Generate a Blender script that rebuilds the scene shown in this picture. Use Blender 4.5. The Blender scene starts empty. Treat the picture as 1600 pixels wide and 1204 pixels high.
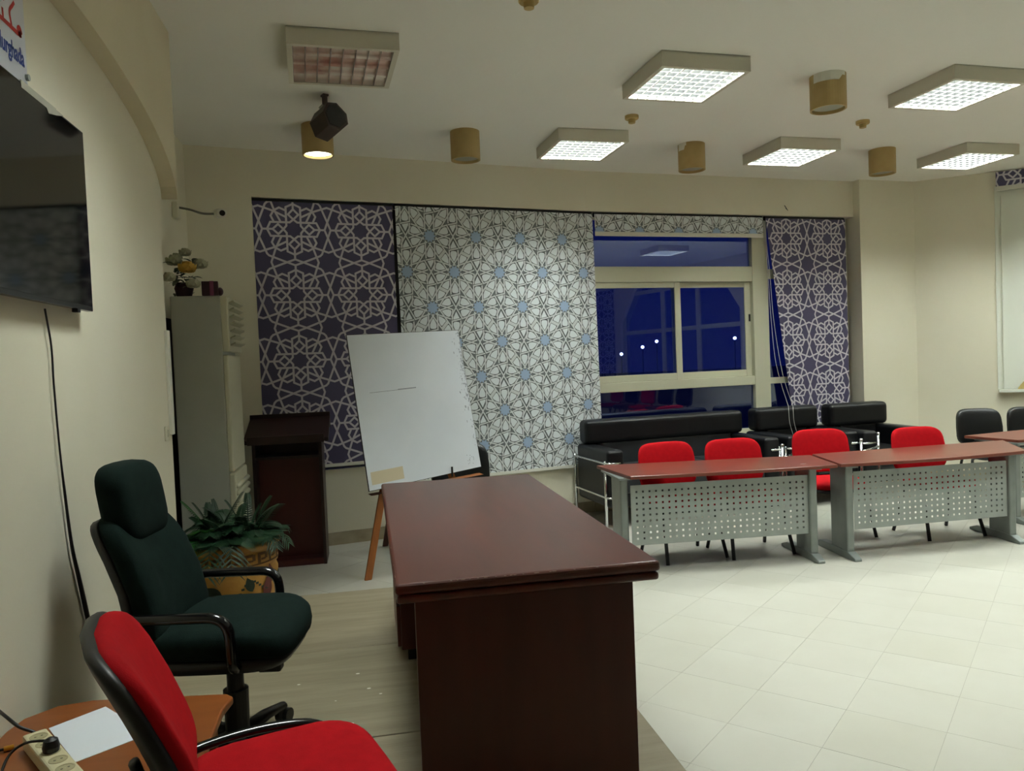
import bpy, bmesh, math, random
import numpy as np
from mathutils import Matrix, Vector
random.seed(7)
sc = bpy.context.scene
COL = sc.collection
PI = math.pi

# ------------------------------------------------------------------ camera
F_PX, CX, CY = 1203.0, 800.0, 602.0
YAW, PITCH, ROLL = [math.radians(a) for a in (10.70, -1.90, -2.29)]
EYE = 1.62          # eye above the tiled floor
PLAT = 0.20         # height of the speakers' platform
CEIL = 3.53
_f = np.array([math.sin(YAW)*math.cos(PITCH), math.cos(YAW)*math.cos(PITCH), math.sin(PITCH)])
_r0 = np.array([math.cos(YAW), -math.sin(YAW), 0.0]); _u0 = np.cross(_r0, _f)
_r = math.cos(ROLL)*_r0 + math.sin(ROLL)*_u0
_u = -math.sin(ROLL)*_r0 + math.cos(ROLL)*_u0
CM = np.array([_r, _u, -_f])
CAM = np.array([0.0, 0.0, EYE])
cd = bpy.data.cameras.new('camera'); cd.sensor_width = 36.0; cd.sensor_fit = 'HORIZONTAL'
cd.lens = F_PX/1600*36; cd.clip_start = 0.05
cam = bpy.data.objects.new('camera', cd); COL.objects.link(cam)
mw = Matrix.Identity(4)
for i in range(3):
    for j in range(3): mw[i][j] = CM[j][i]
mw.translation = Vector(CAM); cam.matrix_world = mw
sc.camera = cam

# ------------------------------------------------------------------ world + exposure
w = bpy.data.worlds.new('dusk'); sc.world = w; w.use_nodes = True
bg = w.node_tree.nodes['Background']
bg.inputs['Color'].default_value = (0.030, 0.055, 0.30, 1); bg.inputs['Strength'].default_value = 0.22
sc.view_settings.view_transform = 'Standard'
try: sc.view_settings.look = 'None'
except Exception: pass
sc.view_settings.gamma = 1.0
sc.view_settings.use_curve_mapping = False
sc.view_settings.exposure = 0.36
LAMP = 75.0          # emission of a lit ceiling panel
sc.cycles.use_denoising = True
sc.cycles.max_bounces = 8; sc.cycles.diffuse_bounces = 5; sc.cycles.glossy_bounces = 4
sc.cycles.transparent_max_bounces = 12
sc.cycles.sample_clamp_indirect = 6.0
sc.cycles.caustics_reflective = False; sc.cycles.caustics_refractive = False

# ------------------------------------------------------------------ pixel -> place
def ray(x, y): return CM.T @ np.array([(x-CX)/F_PX, (CY-y)/F_PX, -1.0])
def on_z(x, y, z): d = ray(x, y); return CAM + d*((z-EYE)/d[2])
def on_x(x, y, X): d = ray(x, y); return CAM + d*(X/d[0])
def on_y(x, y, Y): d = ray(x, y); return CAM + d*(Y/d[1])

class Frame:
    """vertical wall plane: u runs along the wall, n points into the room"""
    def __init__(s, x, y, heading):
        a = math.radians(heading); s.o = np.array([x, y, 0.0])
        s.u = np.array([math.sin(a), math.cos(a), 0.0]); s.n = np.array([math.cos(a), -math.sin(a), 0.0])
        s.heading = heading
    def p(s, u, n, z): return tuple(s.o + s.u*u + s.n*n + np.array([0, 0, z]))
    def hit(s, x, y, n=0.0):
        d = ray(x, y); p0 = s.o + s.n*n
        q = CAM + d*(s.n @ (p0-CAM))/(s.n @ d)
        return float((q-s.o) @ s.u), float(q[2])

# ------------------------------------------------------------------ materials
def lin(c):
    if isinstance(c, str):
        c = [int(c[i:i+2], 16)/255 for i in (1, 3, 5)]
    return tuple(((v/12.92) if v <= .04045 else ((v+.055)/1.055)**2.4) for v in c) + (1,)
MATS = {}
def mat(name, col, rough=.6, metal=0, spec=.5, noise=None, bump=None, coat=0, stretch=None, emit=None, sheen=0, coords='Object'):
    """noise=(colour2, scale, detail, sharpness 0..1), bump=(scale, strength)"""
    m = bpy.data.materials.new(name); m.use_nodes = True; nt = m.node_tree; N = nt.nodes; L = nt.links
    b = N['Principled BSDF']
    b.inputs['Base Color'].default_value = lin(col); b.inputs['Roughness'].default_value = rough
    b.inputs['Metallic'].default_value = metal; b.inputs['Specular IOR Level'].default_value = spec
    if coat: b.inputs['Coat Weight'].default_value = coat; b.inputs['Coat Roughness'].default_value = .15
    if sheen: b.inputs['Sheen Weight'].default_value = sheen
    if emit:
        b.inputs['Emission Color'].default_value = lin(emit[0]); b.inputs['Emission Strength'].default_value = emit[1]
    tc = N.new('ShaderNodeTexCoord'); mp = N.new('ShaderNodeMapping')
    if coords == 'World':
        geo = N.new('ShaderNodeNewGeometry'); L.new(geo.outputs['Position'], mp.inputs[0])
    else: L.new(tc.outputs[coords], mp.inputs[0])
    if stretch: mp.inputs['Scale'].default_value = stretch
    if noise:
        n = N.new('ShaderNodeTexNoise'); n.inputs['Scale'].default_value = noise[1]; n.inputs['Detail'].default_value = noise[2]
        L.new(mp.outputs[0], n.inputs['Vector'])
        r = N.new('ShaderNodeValToRGB'); k = noise[3] if len(noise) > 3 else .3
        r.color_ramp.elements[0].position = .5-.5*(1-k)*.6; r.color_ramp.elements[1].position = .5+.5*(1-k)*.6
        r.color_ramp.elements[0].color = lin(col); r.color_ramp.elements[1].color = lin(noise[0])
        L.new(n.outputs['Fac'], r.inputs[0]); L.new(r.outputs[0], b.inputs['Base Color'])
    if bump:
        n2 = N.new('ShaderNodeTexNoise'); n2.inputs['Scale'].default_value = bump[0]; n2.inputs['Detail'].default_value = 3
        L.new(mp.outputs[0], n2.inputs['Vector'])
        bp = N.new('ShaderNodeBump'); bp.inputs['Strength'].default_value = bump[1]; bp.inputs['Distance'].default_value = .01
        L.new(n2.outputs['Fac'], bp.inputs['Height']); L.new(bp.outputs[0], b.inputs['Normal'])
    MATS[name] = m
    return m

mat('wall', '#e1dcc8', .75, noise=('#dcd6bf', 1.3, 3), bump=(60, .04))
mat('ceiling', '#efeee6', .85, noise=('#ebeae1', .8, 2))
mat('arch_trim', '#d8cfb4', .8, noise=('#d3c9ac', 2, 2))
mat('baseboard', '#b3a78c', .35, noise=('#9f9379', 9, 4))
mat('tile', '#b8b6ab', .38, noise=('#b0ada1', 2.2, 6, .1), coords='World')
mat('tile_b', '#b9b7ac', .39, noise=('#b1aea2', 2.6, 6, .1), coords='World')
mat('tile_c', '#b7b5a9', .37, noise=('#afac9f', 2.0, 6, .1), coords='World')
mat('grout', '#9b988b', .8)
mat('plank', '#948a72', .55, noise=('#7c735c', 2.2, 8, .15), stretch=(1, 9, 1), bump=(14, .12))
mat('plank_b', '#9a8f77', .55, noise=('#827861', 2.6, 8, .15), stretch=(1, 8, 1), bump=(14, .12))
mat('paint_speck', '#d9d6c8', .6)
mat('platform_side', '#7e7259', .6, noise=('#6a5f48', 4, 4))
mat('mahogany', '#46190f', .28, coat=.35, noise=('#5d2415', 2.0, 7, .1), stretch=(7, .7, 7))
mat('mahogany_dark', '#431910', .4, noise=('#502015', 2.0, 7, .1), stretch=(6, 6, .7))
mat('mahogany_top', '#3f1a12', .38, coat=.25, noise=('#57281c', 1.7, 7, .12), stretch=(6, .8, 6))
mat('edge_wear', '#8a7464', .5)
mat('lectern', '#200a08', .4, noise=('#2a0e0b', 2, 5, .2), stretch=(5, 5, .7))
mat('lectern_panel', '#4a1712', .45, noise=('#3f130f', 1.5, 5, .2), stretch=(5, 5, .6))
mat('black_inside', '#0b0908', .7)
mat('table_top', '#643024', .3, noise=('#70392c', 1.6, 6, .2), stretch=(.7, 6, 6))
mat('table_edge', '#4b1c14', .4)
mat('steel_grey', '#a3aaa5', .42, metal=.35, noise=('#969d98', 7, 3))
mat('steel_leg', '#8a908c', .38, metal=.45, noise=('#7d8380', 7, 3))
mat('chrome', '#d8dada', .12, metal=1)
mat('red_fabric', '#b30a16', .9, spec=.15, bump=(420, .12), noise=('#a60813', 30, 3))
mat('black_plastic', '#0c0c0c', .42, bump=(220, .03))
mat('black_gloss', '#0c0c0d', .16)
mat('black_metal', '#0e0e0e', .45, spec=.4)
mat('black_leather', '#0a0b0d', .42, spec=.35, bump=(90, .08), noise=('#0e0f12', 12, 3))
mat('grey_seat', '#1c2024', .55, bump=(90, .08))
mat('black_vinyl', '#0a0b0d', .36, bump=(70, .06))
mat('green_fabric', '#0b1815', .92, spec=.12, bump=(330, .22), noise=('#101f1b', 26, 3))
mat('whiteboard', '#dde2ea', .3, noise=('#d3d9e2', 2.0, 5, .2))
mat('board_edge', '#1c1a18', .6)
mat('smudge', '#7a818d', .6)
mat('tape', '#cfc2a6', .5)
mat('easel_wood', '#9a5a22', .5, noise=('#80481a', 3, 5), stretch=(8, 8, 1))
mat('ac_side', '#b2b4a9', .5, noise=('#acaea3', 5, 2))
mat('ac_front', '#c9c6ae', .45)
mat('ac_louver', '#b4b196', .45)
mat('dark_fill', '#14110e', .7)
mat('terracotta', '#b98a3d', .6, noise=('#a87630', 6, 4), bump=(30, .2))
mat('pot_groove', '#5b3d17', .8)
mat('pot_green', '#24301f', .7)
mat('pot_red', '#5f2a22', .7)
mat('soil', '#17130e', .9)
mat('palm', '#23472a', .5, noise=('#173420', 8, 3))
mat('palm_bright', '#2f7a2a', .5, noise=('#236321', 8, 3))
mat('petal', '#b9b79c', .7, noise=('#a5a582', 14, 3))
mat('petal_yellow', '#c79e3f', .7)
mat('flower_leaf', '#55604a', .7, noise=('#3c4733', 14, 3))
mat('maroon', '#2c0a17', .6)
mat('pink_band', '#7c3a55', .6)
mat('off_white', '#dedccf', .5)
mat('white_frame', '#c9c8b0', .4)
mat('blind_bar', '#d8d6cb', .5)
mat('louver_dark', '#303130', .9, spec=.1)
mat('louver_white', '#d6d5cb', .5)
mat('fixture', '#cfcab8', .5)
mat('reflector', '#e8ded4', .3, metal=.5, noise=('#c09184', 5, 3, .55))
mat('reflector_clean', '#cfc4b4', .2, metal=.8)
mat('downlight', '#b39b66', .6, noise=('#a78d55', 6, 3))
mat('detector', '#b49c62', .6)
mat('flood', '#3c2b20', .5, noise=('#2f2018', 14, 3))
mat('lens_dark', '#0a0a0a', .08)
mat('lamp_glass_off', '#a9aa9b', .25)
mat('cable_grey', '#6b6a5e', .6)
mat('tv_screen', '#050607', .06, spec=.6)
mat('tv_bezel', '#0d0d0e', .25)
mat('clear_tape', '#b7b5a6', .25)
mat('sign_white', '#d5d8e2', .3)
mat('sign_red', '#b3211f', .5)
mat('sign_blue', '#243c8c', .5)
mat('side_wood', '#8c4f22', .35, noise=('#7a4119', 2.5, 6, .2), stretch=(1, 7, 1))
mat('side_edge', '#6e3d18', .5)
mat('paper', '#d7dce3', .7)
mat('strip_cream', '#cfc7a3', .45)
mat('socket_dark', '#23201a', .7)
mat('socket_hole', '#a89f7b', .5)
mat('brass', '#c08a2a', .3, metal=.6)
mat('socket_plate', '#d4cfb8', .5)
mat('cord_white', '#cfcfca', .6)
mat('tan_card', '#b9a468', .7)
mat('blind_white_base', '#767a7c', .85)
mat('strap_dark', '#3f4344', .85)
mat('strap_light', '#d2d6d6', .85)
mat('drop_white', '#e0e6e8', .85)
mat('star_blue', '#9fb4cf', .85)
mat('print_pale', '#d4cfd6', .85)
mat('lamp_on', '#ffffff', .5, emit=('#f0f9f4', LAMP))
mat('down_on', '#ffffff', .5, emit=('#f4fbf4', 6.0))
mat('far_lamp', '#ffffff', .5, emit=('#ffffff', 14.0))
mat('outside', '#565d72', .9)
mat('white_panel', '#dfe2d6', .5)

# purple blind cloth: print tint follows the printed rosettes
def purple_mat(name):
    m = mat(name, '#4a4562', .85, noise=('#504b68', 3, 2))
    return m
purple_mat('purple_cloth')

def glass_mat(name, tint, refl):
    m = bpy.data.materials.new(name); m.use_nodes = True; nt = m.node_tree; N = nt.nodes; L = nt.links
    N.remove(N['Principled BSDF'])
    t = N.new('ShaderNodeBsdfTransparent'); t.inputs[0].default_value = tint
    g = N.new('ShaderNodeBsdfGlossy'); g.inputs['Roughness'].default_value = .015; g.inputs['Color'].default_value = (.75, .85, 1, 1)
    x = N.new('ShaderNodeMixShader'); x.inputs[0].default_value = refl
    L.new(t.outputs[0], x.inputs[1]); L.new(g.outputs[0], x.inputs[2]); L.new(x.outputs[0], N['Material Output'].inputs[0])
    MATS[name] = m
glass_mat('window_glass', (.55, .62, .9, 1), .20)
glass_mat('clear_glass', (.95, .97, .96, 1), .05)

# ------------------------------------------------------------------ mesh helpers
class MB:
    def __init__(s): s.v = []; s.f = []; s.mi = []
    def add(s, vs, fs, m=0):
        k = len(s.v); s.v += [tuple(map(float, p)) for p in vs]
        s.f += [tuple(i+k for i in q) for q in fs]; s.mi += [m]*len(fs); return s
    def box(s, x0, x1, y0, y1, z0, z1, m=0):
        vs = [(x0,y0,z0),(x1,y0,z0),(x1,y1,z0),(x0,y1,z0),(x0,y0,z1),(x1,y0,z1),(x1,y1,z1),(x0,y1,z1)]
        return s.add(vs, BOXF, m)
    def fbox(s, fr, u0, u1, n0, n1, z0, z1, m=0):
        vs = [fr.p(u0,n1,z0),fr.p(u1,n1,z0),fr.p(u1,n0,z0),fr.p(u0,n0,z0),fr.p(u0,n1,z1),fr.p(u1,n1,z1),fr.p(u1,n0,z1),fr.p(u0,n0,z1)]
        return s.add(vs, BOXF, m)
    def prism(s, poly, z0, z1, m=0, T=None):
        """poly (x,y) counter-clockwise, extruded in z; T maps points"""
        n = len(poly); vs = [(x, y, z0) for x, y in poly]+[(x, y, z1) for x, y in poly]
        if T: vs = [T(p) for p in vs]
        fs = [tuple(range(n))[::-1], tuple(range(n, 2*n))]+[(i, (i+1) % n, n+(i+1) % n, n+i) for i in range(n)]
        return s.add(vs, fs, m)
    def tube(s, pts, r, seg=8, m=0, caps=True, flat=None):
        """pts polyline, r radius or list"""
        pts = [np.array(p, float) for p in pts]; n = len(pts)
        rs = r if isinstance(r, (list, tuple)) else [r]*n
        vs = []; up = None
        for i, p in enumerate(pts):
            t = pts[min(i+1, n-1)]-pts[max(i-1, 0)]; t = t/(np.linalg.norm(t)+1e-12)
            if up is None:
                up = np.array([0, 0, 1.0]) if abs(t[2]) < .9 else np.array([1.0, 0, 0])
            a = np.cross(up, t); a /= np.linalg.norm(a)+1e-12; b = np.cross(t, a); up = b
            fl = flat or 1.0
            for k in range(seg):
                c = 2*PI*k/seg; vs.append(p+rs[i]*(math.cos(c)*a+fl*math.sin(c)*b))
        fs = []
        for i in range(n-1):
            for k in range(seg):
                k2 = (k+1) % seg; fs.append((i*seg+k, i*seg+k2, (i+1)*seg+k2, (i+1)*seg+k))
        if caps: fs += [tuple(range(seg))[::-1], tuple((n-1)*seg+k for k in range(seg))]
        return s.add(vs, fs, m)
    def lathe(s, prof, seg=32, c=(0, 0, 0), m=0, cap=True):
        vs = []
        for r, z in prof:
            for k in range(seg):
                a = 2*PI*k/seg; vs.append((c[0]+r*math.cos(a), c[1]+r*math.sin(a), c[2]+z))
        fs = []
        for i in range(len(prof)-1):
            for k in range(seg):
                k2 = (k+1) % seg; fs.append((i*seg+k, i*seg+k2, (i+1)*seg+k2, (i+1)*seg+k))
        if cap: fs += [tuple(range(seg))[::-1], tuple((len(prof)-1)*seg+k for k in range(seg))]
        return s.add(vs, fs, m)
    def sq(s, a, b, c, e1=.35, e2=.35, nu=24, nv=14, T=None, m=0):
        """superellipsoid half sizes a,b,c (e1 edge roundness in z, e2 outline roundness in xy)"""
        sg = lambda x, e: math.copysign(abs(x)**e, x)
        vs = []
        for j in range(nv+1):
            ph = -PI/2+PI*j/nv
            for i in range(nu):
                th = 2*PI*i/nu
                p = (a*sg(math.cos(ph), e1)*sg(math.cos(th), e2), b*sg(math.cos(ph), e1)*sg(math.sin(th), e2), c*sg(math.sin(ph), e1))
                vs.append(T(p) if T else p)
        fs = []
        for j in range(nv):
            for i in range(nu):
                i2 = (i+1) % nu; fs.append((j*nu+i, j*nu+i2, (j+1)*nu+i2, (j+1)*nu+i))
        return s.add(vs, fs, m)
    def build(s, name, mats, parent=None, smooth=False, bevel=None, seg=2, weld=False):
        me = bpy.data.meshes.new(name); me.from_pydata(s.v, [], s.f)
        ml = mats if isinstance(mats, (list, tuple)) else [mats]
        for k in ml: me.materials.append(MATS[k])
        if len(ml) > 1: me.polygons.foreach_set('material_index', s.mi)
        bm = bmesh.new(); bm.from_mesh(me)
        if smooth or weld: bmesh.ops.remove_doubles(bm, verts=bm.verts, dist=1e-5)
        bmesh.ops.recalc_face_normals(bm, faces=bm.faces)
        bm.to_mesh(me); bm.free()
        if smooth: me.polygons.foreach_set('use_smooth', [True]*len(me.polygons))
        o = bpy.data.objects.new(name, me); COL.objects.link(o)
        if parent: o.parent = parent
        if bevel:
            b = o.modifiers.new('bevel', 'BEVEL'); b.width = bevel; b.segments = seg; b.limit_method = 'ANGLE'; b.angle_limit = .6
        return o
BOXF = [(0,3,2,1),(4,5,6,7),(0,1,5,4),(1,2,6,5),(2,3,7,6),(3,0,4,7)]

def tag(o, label, cat=None, group=None, kind=None):
    if label: o['label'] = label
    if cat: o['category'] = cat
    if group: o['group'] = group
    if kind: o['kind'] = kind
    return o
def thing(name, label, cat, loc=(0, 0, 0), heading=None, rz=0, group=None, kind=None):
    o = bpy.data.objects.new(name, None); COL.objects.link(o); o.empty_display_size = .1
    o.location = loc; o.rotation_euler = (0, 0, -math.radians(heading) if heading is not None else rz)
    return tag(o, label, cat, group, kind)
def copy_tree(o, parent=None):
    c = o.copy(); COL.objects.link(c); c.parent = parent
    for ch in list(o.children): copy_tree(ch, c)
    return c
def struct(o): o['kind'] = 'structure'; return o
def arc_path(pts, r=.03, n=5):
    """round the corners of a polyline"""
    P = [np.array(p, float) for p in pts]; out = [P[0]]
    for a, b, c in zip(P, P[1:], P[2:]):
        d1 = a-b; d2 = c-b; l1 = np.linalg.norm(d1); l2 = np.linalg.norm(d2); k = min(r, l1*.45, l2*.45)
        s, e = b+d1/l1*k, b+d2/l2*k
        for i in range(n+1):
            t = i/n; out.append((1-t)**2*s+2*t*(1-t)*b+t*t*e)
    out.append(P[-1]); return out
def spline(pts, n=6):
    P = [np.array(p, float) for p in pts]; P = [2*P[0]-P[1]]+P+[2*P[-1]-P[-2]]; out = []
    for i in range(1, len(P)-2):
        p0, p1, p2, p3 = P[i-1:i+3]
        for k in range(n):
            t = k/n; out.append(.5*((2*p1)+(-p0+p2)*t+(2*p0-5*p1+4*p2-p3)*t*t+(-p0+3*p1-3*p2+p3)*t**3))
    out.append(P[-2]); return out

# ================================================================== THE SETTING
A = Frame(-1.42, 6.90, 78.0)       # far wall, left half
B = Frame(2.30, 7.69, 83.0)        # far wall, right half
SOFF, SILL = 3.12, 0.69
UA0 = A.hit(400, 450)[0]           # left jamb of the window recess
UA1 = 3.80
UP = B.hit(1342, 284, .10)[0]      # pilaster
UC = B.hit(1427, 286, .10)[0]      # corner with the slanting wall
cx_, cy_, _ = B.p(UC, .10, 0)
D = Frame(cx_, cy_, 127.0)
DL = 2.9
RX, RY, _ = D.p(DL, 0, 0)
REAR = -4.0

# ---- floor: diagonal 40 cm tiles on a grout bed
fl = struct(MB().box(-1.8, RX+.3, REAR-.2, 8.9, -.08, -.0015).build('floor', 'grout'))
tag(fl, 'pale cream stone floor laid in diagonal square tiles')
ta = math.radians(42.5); tu = np.array([math.cos(ta), math.sin(ta)]); tv = np.array([math.sin(ta), -math.cos(ta)])
TS = .395
tile_me = []
for k, mn in enumerate(('tile', 'tile_b', 'tile_c')):
    b = MB(); h = TS/2-.0008
    b.box(-h, h, -h, h, -.012, 0); o = b.build('tile', mn); tile_me.append(o.data); bpy.data.objects.remove(o)
cells = []
for i in range(-30, 40):
    for j in range(-40, 30):
        c = tu*(3.573+TS*(i+.5)) + tv*(-.881+TS*(j+.5))
        x, y = c
        if x < -1.6 or x > RX or y < REAR or y > 8.5: continue
        if x < .75 and y < 4.65: continue            # under the platform
        da = (np.array([x, y])-A.o[:2]) @ A.n[:2]; db = (np.array([x, y])-B.o[:2]) @ B.n[:2]; dd = (np.array([x, y])-D.o[:2]) @ D.n[:2]
        if min(da, db, dd) < -.2: continue
        q = CM @ (np.array([x, y, 0])-CAM)
        vis = q[2] < -.5 and -60 < CX+F_PX*q[0]/-q[2] < 1660 and CY-F_PX*q[1]/-q[2] < 1290
        cells.append((0 if vis else 1, math.hypot(x, y), x, y))
cells.sort()
rest = MB()
for k, (nv, dist, x, y) in enumerate(cells):
    if k < 300 and not nv:
        o = bpy.data.objects.new('tile', tile_me[random.choice((0, 0, 0, 1, 2))]); COL.objects.link(o)
        o.location = (x, y, random.uniform(-.0004, 0)); o.rotation_euler = (0, 0, ta+random.choice((0, 1, 2, 3))*PI/2); o.parent = fl
    else:
        h = TS/2-.0008
        pl = [tuple(np.array([x, y])+tu*a*h+tv*b_*h) for a, b_ in ((-1, 1), (-1, -1), (1, -1), (1, 1))]
        rest.prism(pl, -.012, -.0003)
ro = rest.build('tile_field', 'tile', fl); ro['kind'] = 'stuff'

# ---- ceiling
struct(MB().box(-1.8, RX+.3, REAR-.2, 8.9, CEIL, CEIL+.15).build('ceiling', 'ceiling'))

# ---- walls
struct(MB().box(-1.7, -1.085, REAR, 4.60, 0, CEIL).build('wall_left', 'wall'))
struct(MB().box(-1.7, -1.42, 4.60, 7.0, 0, CEIL).build('wall_left_recess', 'wall'))
b = MB(); b.fbox(A, -.25, UA0, -.3, 0, 0, CEIL); b.fbox(A, UA0, UA1+.01, -.3, 0, SOFF, CEIL); b.fbox(A, UA0, UA1, -.3, -.035, 0, SILL)
struct(b.build('wall_far', 'wall'))
b = MB(); b.fbox(B, 0, UP, -.3, 0, SOFF, CEIL); b.fbox(B, 0, UP, -.3, -.035, 0, SILL); b.fbox(B, UP, UC+.3, -.3, .10, 0, CEIL)
struct(b.build('wall_far_right', 'wall'))
DU0 = D.hit(1562, 450)[0]; DU1 = DU0+1.55; DZ0, DZ1 = 1.06, 3.36
b = MB(); b.fbox(D, 0, DU0, -.25, 0, 0, CEIL); b.fbox(D, DU0, DU1, -.25, 0, 0, DZ0); b.fbox(D, DU0, DU1, -.25, 0, DZ1, CEIL); b.fbox(D, DU1, DL+.1, -.25, 0, 0, CEIL)
struct(b.build('wall_right', 'wall'))
# long side wall with a large chamfered window (seen mirrored in the window glass)
WY0, WY1, WZ0, WZ1 = -1.5, 2.95, .85, 3.42
b = MB(); b.box(RX, RX+.25, REAR, WY0, 0, CEIL); b.box(RX, RX+.25, WY1, RY, 0, CEIL)
b.box(RX, RX+.25, WY0, WY1, 0, WZ0); b.box(RX, RX+.25, WY0, WY1, WZ1, CEIL)
for y0, y1 in ((WY0, WY0+.8), (WY1, WY1-.8)):
    b.add([(RX, y0, WZ1), (RX, y1, WZ1), (RX, y0, WZ1-1.0), (RX+.25, y0, WZ1), (RX+.25, y1, WZ1), (RX+.25, y0, WZ1-1.0)],
          [(0, 1, 2), (3, 5, 4), (0, 2, 5, 3), (1, 4, 5, 2), (0, 3, 4, 1)])
struct(b.build('wall_side', 'wall'))
struct(MB().box(-1.7, RX+.25, REAR-.2, REAR, 0, CEIL).build('wall_rear', 'wall'))

def window_root(name, label):
    o = bpy.data.objects.new(name, None); COL.objects.link(o); o['kind'] = 'structure'; o['label'] = label; return o
w4 = window_root('window_4', 'large chamfered window of the side wall, mirrored in the far glass')
for y in (WY0, .12, 1.45, WY1-.12): MB().box(RX+.06, RX+.13, y, y+.12, WZ0, WZ1).build('mullion', 'white_frame', w4)
for z in (WZ0, 2.12, 3.06, WZ1-.08): MB().box(RX+.07, RX+.12, WY0, WY1, z, z+.09).build('rail', 'white_frame', w4)
MB().box(RX+.09, RX+.096, WY0, WY1, WZ0, WZ1).build('pane', 'window_glass', w4)

# ---- arch trim over the screen wall
ya, aa, zs, bb = 2.95, 1.70, 2.60, .415
curve = [(ya+aa*math.cos(t), zs+bb*math.sin(t)) for t in np.linspace(0, PI, 41)]
poly = curve+[(ya-aa, CEIL-.001), (ya+aa, CEIL-.001)]
struct(MB().prism(poly, -1.084, -1.0, T=lambda p: (p[2], p[0], p[1])).build('trim_1', 'arch_trim'))

# ---- baseboards
BBH = .115
b = MB(); b.fbox(A, 0, UA1, -.034, .012-.035, 0, BBH); struct(b.build('baseboard_far', 'baseboard'))
b = MB(); b.fbox(A, -.02, UA0, 0, .012, 0, BBH); struct(b.build('baseboard_far_pier', 'baseboard'))
b = MB(); b.fbox(B, 0, UP, -.034, .012-.035, 0, BBH); struct(b.build('baseboard_far_right', 'baseboard'))
b = MB(); b.fbox(B, UP, UC, .10, .112, 0, BBH); struct(b.build('baseboard_pilaster', 'baseboard'))
b = MB(); b.fbox(D, 0, DL, 0, .012, 0, BBH); struct(b.build('baseboard_right', 'baseboard'))

# ---- speakers' platform of wide boards
pt = thing('platform', 'low wooden platform of worn wide boards under the large desk', 'platform')
PX1 = 1.012
MB().box(-1.08, PX1-.01, -2.5, 4.95-.01, 0, PLAT-.02).build('base', 'platform_side', pt)
ys = [4.955, 3.944, 2.965, 1.985, 1.0, .0, -1.0, -2.5]
for k, (y1, y0) in enumerate(zip(ys, ys[1:])):
    MB().box(-1.08, PX1, y0+.004, y1-.004, PLAT-.02, PLAT-.001).build('board', 'plank' if k % 2 else 'plank_b', pt, bevel=.002, seg=1)
b = MB()
for x, y in [(-.19, 3.33), (-.05, 3.42), (.0, 3.35), (-.1, 3.6), (-.2, 2.6), (.02, 2.75), (-.3, 2.83), (-.12, 3.1), (.05, 2.35), (-.36, 3.55), (-.02, 2.5)]:
    r = random.uniform(.003, .008); b.prism([(x+r*math.cos(t)*1.4, y+r*math.sin(t)) for t in np.linspace(0, 2*PI, 8)[:-1]], PLAT-.001, PLAT-.0005)
b.build('paint_spots', 'paint_speck', pt)['kind'] = 'stuff'

# ================================================================== CEILING LAMPS
def fixture(name, x, y, on, label, s=.63):
    t = thing(name, label, 'ceiling light', (x, y, CEIL), rz=math.radians(4.1), group='square louvred ceiling lamps')
    h, d = s/2, .10
    b = MB(); th = .012
    b.box(-h, h, -h, -h+th, -d, 0); b.box(-h, h, h-th, h, -d, 0); b.box(-h, -h+th, -h+th, h-th, -d, 0); b.box(h-th, h, -h+th, h-th, -d, 0)
    b.box(-h, h, -h, h, -.008, 0); b.build('housing', 'fixture', t)
    # rim
    b = MB(); r = .03
    b.box(-h+th, h-th, -h+th, -h+r, -d, -d+.006); b.box(-h+th, h-th, h-r, h-th, -d, -d+.006); b.box(-h+th, -h+r, -h+r, h-r, -d, -d+.006); b.box(h-r, h-th, -h+r, h-r, -d, -d+.006)
    b.build('rim', 'fixture', t)
    g = h-r
    if on:
        MB().box(-g, g, -g, g, -.05, -.048).build('diffuser', 'lamp_on', t)
        b = MB()
        e = MB()
        for k in range(1, 8):
            u = -g+2*g*k/8
            b.box(u-.002, u+.002, -g, g, -d+.004, -.053); b.box(-g, g, u-.002, u+.002, -d+.004, -.053)
            e.box(u-.0045, u+.0045, -g, g, -d+.001, -d+.0035); e.box(-g, g, u-.0045, u+.0045, -d+.0012, -d+.0037)
        b.build('louvre', 'louver_dark', t); e.build('louvre_edge', 'louver_white', t)
    else:
        b = MB()
        for k in range(9): u = -g+2*g*k/8; b.box(u-.003, u+.003, -g, g, -d+.004, -.04)
        b.build('louvre', 'reflector_clean', t)
        b = MB()
        for k in range(4):                                    # curved mirror troughs
            y0 = -g+2*g*k/4; y1 = -g+2*g*(k+1)/4; n = 8; vs = []
            for i in range(n+1):
                a = PI*i/n; yy = (y0+y1)/2-(y1-y0)/2*math.cos(a); zz = -d+.006+.05*math.sin(a)
                vs += [(-g, yy, zz), (g, yy, zz)]
            b.add(vs, [(2*i, 2*i+1, 2*i+3, 2*i+2) for i in range(n)])
        b.build('reflector', 'reflector', t, smooth=True)
    return t
fixture('ceiling_light', -.06, 4.83, False, 'unlit louvred ceiling lamp with mirrored cells above the brown floodlight')
fixture('ceiling_light', 2.21, 4.97, True, 'lit louvred ceiling lamp, largest one in the middle of the ceiling')
fixture('ceiling_light', 4.36, 5.02, True, 'lit louvred ceiling lamp at the top right, cut by the picture edge')
fixture('ceiling_light', 1.95, 6.59, True, 'lit louvred ceiling lamp between two tan cylinders, left of the far row')
fixture('ceiling_light', 4.05, 6.74, True, 'lit louvred ceiling lamp with a dark bar across, middle of the far row')
fixture('ceiling_light', 6.04, 6.82, True, 'lit louvred ceiling lamp nearest the corner wall on the right')
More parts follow.
